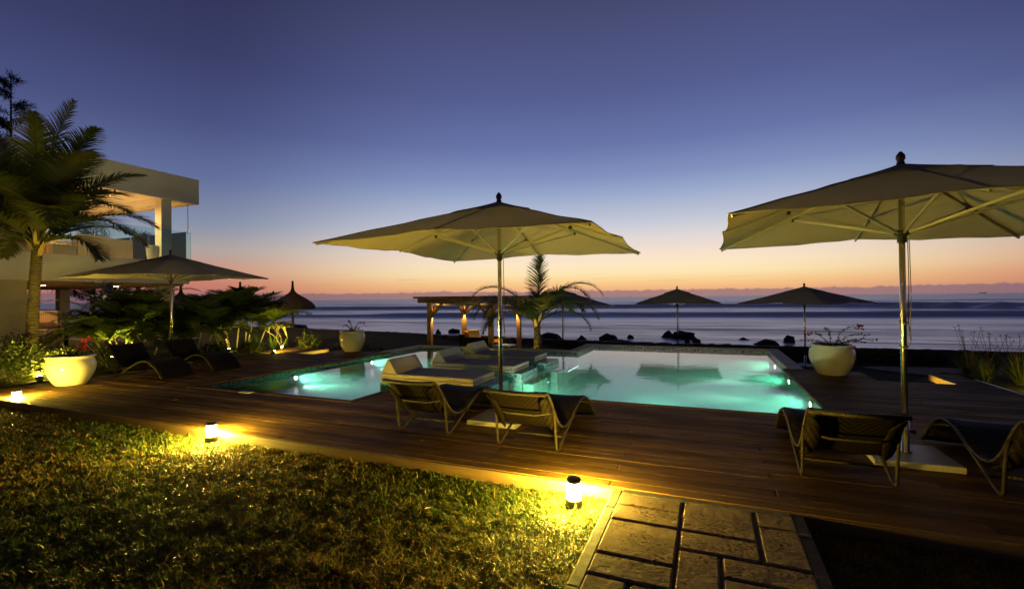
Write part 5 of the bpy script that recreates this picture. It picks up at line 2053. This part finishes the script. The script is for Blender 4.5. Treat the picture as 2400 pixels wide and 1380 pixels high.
# shore rocks
RG = 'dark rocks along the shore'
rocks = [(1606, 787, 26, 62, 17, 'broad jagged dark rock in the shallows right of the middle distant parasol'), (1570, 786, 26.5, 34, 13, 'dark rock in the shallows just left of the middle distant parasol pole'),
         (1478, 789, 26, 16, 10, 'small lone dark rock in the shallows left of the middle distant parasol'), (1425, 791, 25.5, 40, 15, 'dark rock pile beside the lit canopy edge of the parasol behind the young palm'),
         (1362, 801, 23.4, 34, 20, 'rounded dark boulder right of the pole behind the young palm'), (1283, 790, 24, 62, 14, 'wide low dark rock behind the young palm trunk'), (1067, 776, 26, 32, 10, 'low dark rock behind the pergola sofa'),
         (1028, 778, 26, 14, 9, 'small dark rock beside the front left pergola post'), (1398, 803, 24, 18, 12, 'small dark rock right of the rounded boulder near the palm'), (1632, 798, 24.5, 18, 11, 'small dark rock on the shore below the broad jagged rock'),
         (1610, 799, 24.3, 16, 10, 'small rock touching the shore right of the middle distant parasol pole'), (1795, 803, 23.4, 52, 12, 'flat dark rock left of the right distant parasol pole'), (1852, 796, 24, 26, 16, 'pointed dark rock beside the right distant parasol pole'),
         (1745, 794, 25.5, 26, 6, 'thin flat rock awash between the two right distant parasols'), (1455, 801, 23.4, 60, 12, 'long dark shore ledge behind the step in the pool edge'), (664, 767, 29, 110, 14, 'long low dark mound below the clear thatched parasol')]
rock_me = []
for k in range(6):
    mb = MB()
    NU, NV = 18, 9
    for j in range(NV + 1):
        ph = math.pi * j / NV
        for i in range(NU):
            a = 2 * math.pi * i / NU
            p = Vector((math.sin(ph) * math.cos(a), math.sin(ph) * math.sin(a), math.cos(ph)))
            q = p * 1.3 + Vector((k * 9.1, k * 3.3, 0))
            r_ = 1 + 0.42 * mnoise.noise(q) + 0.24 * mnoise.noise(q * 2.3) + 0.12 * mnoise.noise(q * 5.1)
            mb.v.append(tuple(p * (0.5 * r_)))
    for j in range(NV):
        for i in range(NU):
            i2 = (i + 1) % NU
            mb.f.append((j * NU + i, (j + 1) * NU + i, (j + 1) * NU + i2, j * NU + i2))
    rock_me.append(mb)
for k, (px_, py_, Y, wpx, hpx, lab) in enumerate(rocks):
    p = onz(px_, py_ + hpx * 0.4, SEA_Z)
    D = (p - CC).dot(FW)
    w_, h_ = wpx * D / FPX, hpx * D / FPX
    o_ = obj('shore_rock', rock_me[k % 6], 'rock', None)
    o_.location = (p.x, p.y, SEA_Z - 0.1)
    o_.scale = (w_ * 1.0, w_ * 0.8, h_ * 2.3)
    o_.rotation_euler = (0, 0, rnd.uniform(-0.5, 0.5))
    tag(o_, lab, 'rock', RG)
# tiny ship on the horizon
p = at_depth(2303, 683.5, 8200)
t = thing('cargo_ship', 'tiny cargo ship on the sea horizon at far right', 'ship', (p.x, p.y, SEA_Z))
obj('hull', MB().box(p.x - 48, p.x + 48, p.y - 8, p.y + 8, SEA_Z, SEA_Z + 9), 'ship_paint', t)
obj('bridge', MB().box(p.x + 26, p.x + 40, p.y - 7, p.y + 7, SEA_Z + 9.05, SEA_Z + 20), 'ship_paint', t)
obj('mast', MB().box(p.x - 6, p.x - 3, p.y - 1, p.y + 1, SEA_Z + 9.05, SEA_Z + 17), 'ship_paint', t)

# ------------------------------------------------------------------ the house
XH = -21.0
HB = -0.14
house = thing('house', 'two storey cream house with flat roof and open terraces at left', 'house', (XH, 10, HB))
Z_S0, Z_S1, Z_R0, Z_R1 = 2.27, 3.22, 5.82, 6.92
YE = 14.04
wl = onX(66, 700, XH).y
wu = onX(150, 550, XH).y
obj('ground_wall', MB().box(XH - 0.35, XH - 0.06, -8, wl, HB, Z_S0), 'plaster_yellow', house)
obj('ground_wall', MB().box(XH - 9, XH - 0.36, wl - 0.3, wl - 0.02, HB, Z_S0), 'plaster_yellow', house)
obj('ground_wall', MB().box(XH - 9.3, XH - 9.01, -8, 9.4, HB, Z_S0), 'plaster_yellow', house)
obj('porch_floor', MB().box(XH - 10, XH + 0.3, -8, YE - 0.1, HB - 0.5, HB + 0.04), 'concrete', house)
obj('floor_slab', MB().box(XH - 11, XH, -8, YE - 0.42, Z_S0 + 0.002, Z_S1), 'plaster', house)
obj('upper_wall', MB().box(XH - 0.45, XH - 0.12, -8, wu - 0.55, Z_S1, Z_R0 - 0.7), 'plaster_yellow', house)
obj('upper_wall', MB().box(XH - 0.9, XH - 0.46, wu - 0.9, wu - 0.5, Z_S1, Z_R0), 'plaster', house)
obj('upper_wall', MB().box(XH - 10, XH - 0.91, wu - 2.6, wu - 2.3, Z_S1, Z_R0), 'plaster_yellow', house)
# roof: deep fascia ring, ceiling and cap
RY0 = wu - 1.5
rf = obj('roof', MB().box(XH - 11.5, XH + 0.05, RY0, YE, Z_R1 - 0.3, Z_R1), 'plaster', house)
obj('fascia', MB().box(XH - 0.25, XH + 0.048, RY0, YE - 0.002, Z_R0, Z_R1 - 0.302), 'plaster', rf)
obj('fascia', MB().box(XH - 11.4, XH - 0.252, YE - 0.3, YE - 0.004, Z_R0 + 0.004, Z_R1 - 0.302), 'plaster', rf)
obj('ceiling', MB().box(XH - 11.3, XH - 0.252, RY0 + 0.1, YE - 0.304, Z_R0 + 0.38, Z_R0 + 0.46), 'white_ceiling', rf)
obj('blind_box', MB().box(XH - 11.3, XH - 0.26, YE - 0.62, YE - 0.32, Z_R0 + 0.12, Z_R0 + 0.375), 'white_ceiling', rf)
obj('porch_ceiling', MB().box(XH - 10, XH - 0.1, wl + 0.02, YE - 0.6, Z_S0 - 0.09, Z_S0 - 0.002), 'timber', house)
cy0, cy1 = onX(378, 500, XH - 0.12).y, onX(402, 500, XH - 0.12).y
cw = 0.42
obj('column', MB().box(XH - 0.12 - cw, XH - 0.12, cy0, cy1, Z_S1, Z_R0 + 0.37), 'plaster', house)
obj('column', MB().box(XH - 0.12 - cw, XH - 0.12, cy0 - 0.1, cy1 + 0.1, HB + 0.04, Z_S0 - 0.1), 'plaster_yellow', house)
obj('column', MB().box(XH - 9.0, XH - 8.6, 12.9, 13.3, HB + 0.04, Z_S0 - 0.1), 'plaster_yellow', house)
# glass balustrade, pane by pane
yy = wu - 0.4
while yy < YE - 0.7:
    y2 = min(yy + 1.32, YE - 0.3)
    if YE - 0.3 - y2 < 0.3:
        y2 = YE - 0.3
    obj('glass_pane', MB().box(XH - 0.065, XH - 0.05, yy + 0.01, y2 - 0.01, Z_S1 - 0.05, 4.55), 'tinted_glass', house)
    yy = y2
xx = XH - 0.07
while xx > XH - 9:
    obj('glass_pane', MB().box(xx - 1.32, xx - 0.02, YE - 0.50, YE - 0.485, Z_S1 - 0.05, 4.55), 'tinted_glass', house)
    xx -= 1.34
p = onX(440, 484, XH - 0.15)
q = onX(441, 548, XH - 0.15)
obj('blind_rod', MB().tube([p + Vector((0, 0, 0.1)), p.lerp(q, 0.8), q + Vector((0, -0.05, 0.05)), q], 0.018, 6), 'aluminium', house)
p = onX(292, 500, XH - 3)
# recessed ceiling lamps (lit)
for (px_, py_) in ((255, 457),):
    d = ray(px_, py_)
    zc_ = Z_R0 + 0.378
    c = CC + d * ((zc_ - CAM_H) / d.z)
    LP = [(c.x, c.y), (c.x - 0.1, c.y - 2.1), (c.x - 2.6, c.y), (c.x - 2.6, c.y + 1.8), (c.x + 0.2, c.y + 1.9)]
LP += [(XH - 0.42, 10.6)]
for k, (x, y) in enumerate(LP):
    dl = obj('downlight', MB().tube([(x, y, zc_ - 0.012), (x, y, zc_ + 0.001)], 0.075, 16), 'white_laminate', rf)
    if k < 4:
        obj('downlight_lens', MB().tube([(x, y, zc_ - 0.022), (x, y, zc_ - 0.013)], 0.055, 16), 'downlight_glow', rf)
    spot('downlight_beam', (x, y, zc_ - 0.05), (x, y, 0), 620, AMBER, 150, rf, 0.05, 0.6)
for k, (x, y) in enumerate(((XH - 2.2, 9.6), (XH - 2.2, 12.0), (XH - 5.0, 10.6))):
    zc_ = Z_S0 - 0.09
    obj('downlight', MB().tube([(x, y, zc_ - 0.02), (x, y, zc_ - 0.002)], 0.075, 16), 'downlight_glow', house)
    spot('downlight_beam', (x, y, zc_ - 0.05), (x, y, -3), 120, AMBER, 150, house, 0.05, 0.6)

# terrace furniture upstairs
a = onX(183, 600, XH - 0.7)
b2 = onX(254, 600, XH - 0.7)
c3 = onX(311, 600, XH - 0.7)
UF = 'pale wicker seats on the upper terrace'
wicker_seat('terrace_sofa', 'tall pale wicker sofa on the upper terrace, left of two', 'sofa', XH - 1.65, XH - 0.7, a.y, b2.y - 0.02, Z_S1, 0.42, 0.6, 0.86, '+x', 'rattan_light', 'striped_fabric', UF)
wicker_seat('terrace_sofa', 'pale wicker sofa on the upper terrace, right one beside the column', 'sofa', XH - 1.65, XH - 0.7, b2.y + 0.02, c3.y, Z_S1, 0.42, 0.6, 0.80, '+x', 'rattan_light', 'striped_fabric', UF)
a = onX(106, 600, XH - 1.0)
b2 = onX(168, 600, XH - 1.0)
wicker_seat('terrace_armchair', 'striped armchair on the upper terrace behind the palm trunk', 'chair', XH - 1.9, XH - 1.0, a.y, b2.y, Z_S1, 0.44, 0.6, 0.74, '-x', 'rattan_light', 'striped_fabric', UF)
a = onX(122, 600, XH - 0.5)
b2 = onX(176, 600, XH - 0.5)
t = thing('side_table', 'low wicker side table beside the striped terrace armchair', 'table', (XH - 0.7, (a.y + b2.y) / 2, Z_S1))
mb = MB()
mb.box(XH - 0.9, XH - 0.45, a.y, b2.y, Z_S1 + 0.002, Z_S1 + 0.36)
for k_, p_ in enumerate(mb.v):
    mb.uv[k_] = (p_[1], p_[2])
obj('table_body', mb, 'rattan_light', t)
obj('table_top', MB().bevel_box(XH - 0.92, XH - 0.43, a.y - 0.02, b2.y + 0.02, Z_S1 + 0.362, Z_S1 + 0.40, 0.01), 'rattan_light', t)
p = onX(357, 590, XH - 0.5)
t = thing('terrace_planter', 'small white planter beside the upper terrace column', 'planter', (XH - 0.5, p.y, Z_S1))
obj('planter_body', MB().lathe([(0.16, 0.002), (0.2, 0.3), (0.235, 0.62), (0.24, 0.64), (0.21, 0.64), (0.2, 0.55)], 24, (XH - 0.5, p.y, Z_S1)), 'glazed_ceramic', t, True)
obj('soil', MB().lathe([(0.2, 0.54), (0.01, 0.56)], 20, (XH - 0.5, p.y, Z_S1)), 'soil', t)
# porch furniture downstairs
wicker_seat('porch_sofa', 'striped sofa on the ground floor porch behind the palm trunk', 'sofa', XH - 1.6, XH - 0.6, onX(88, 780, XH - 0.6).y, onX(160, 780, XH - 0.6).y, HB + 0.04, 0.62, 0.66, 0.9, '-x', 'rattan_light', 'striped_fabric')
wicker_seat('porch_chair', 'wicker chair on the ground floor porch behind the striped sofa', 'chair', XH - 3.4, XH - 2.6, onX(93, 780, XH - 2.8).y, onX(128, 780, XH - 2.8).y + 0.3, HB + 0.04, 0.5, 0.8, 1.3, '-x', 'rattan_light', 'striped_fabric')
p = onX(357, 790, XH + 0.15)
t = thing('porch_planter', 'tall tapered white planter at the foot of the porch column', 'planter', (XH + 0.1, p.y, HB + 0.04))
obj('planter_body', MB().lathe([(0.17, 0.002), (0.22, 0.35), (0.27, 0.72), (0.28, 0.74), (0.25, 0.74), (0.24, 0.64)], 24, (XH + 0.1, p.y, HB + 0.04)), 'glazed_ceramic', t, True)
obj('soil', MB().lathe([(0.24, 0.62), (0.01, 0.64)], 20, (XH + 0.1, p.y, HB + 0.04)), 'soil', t)
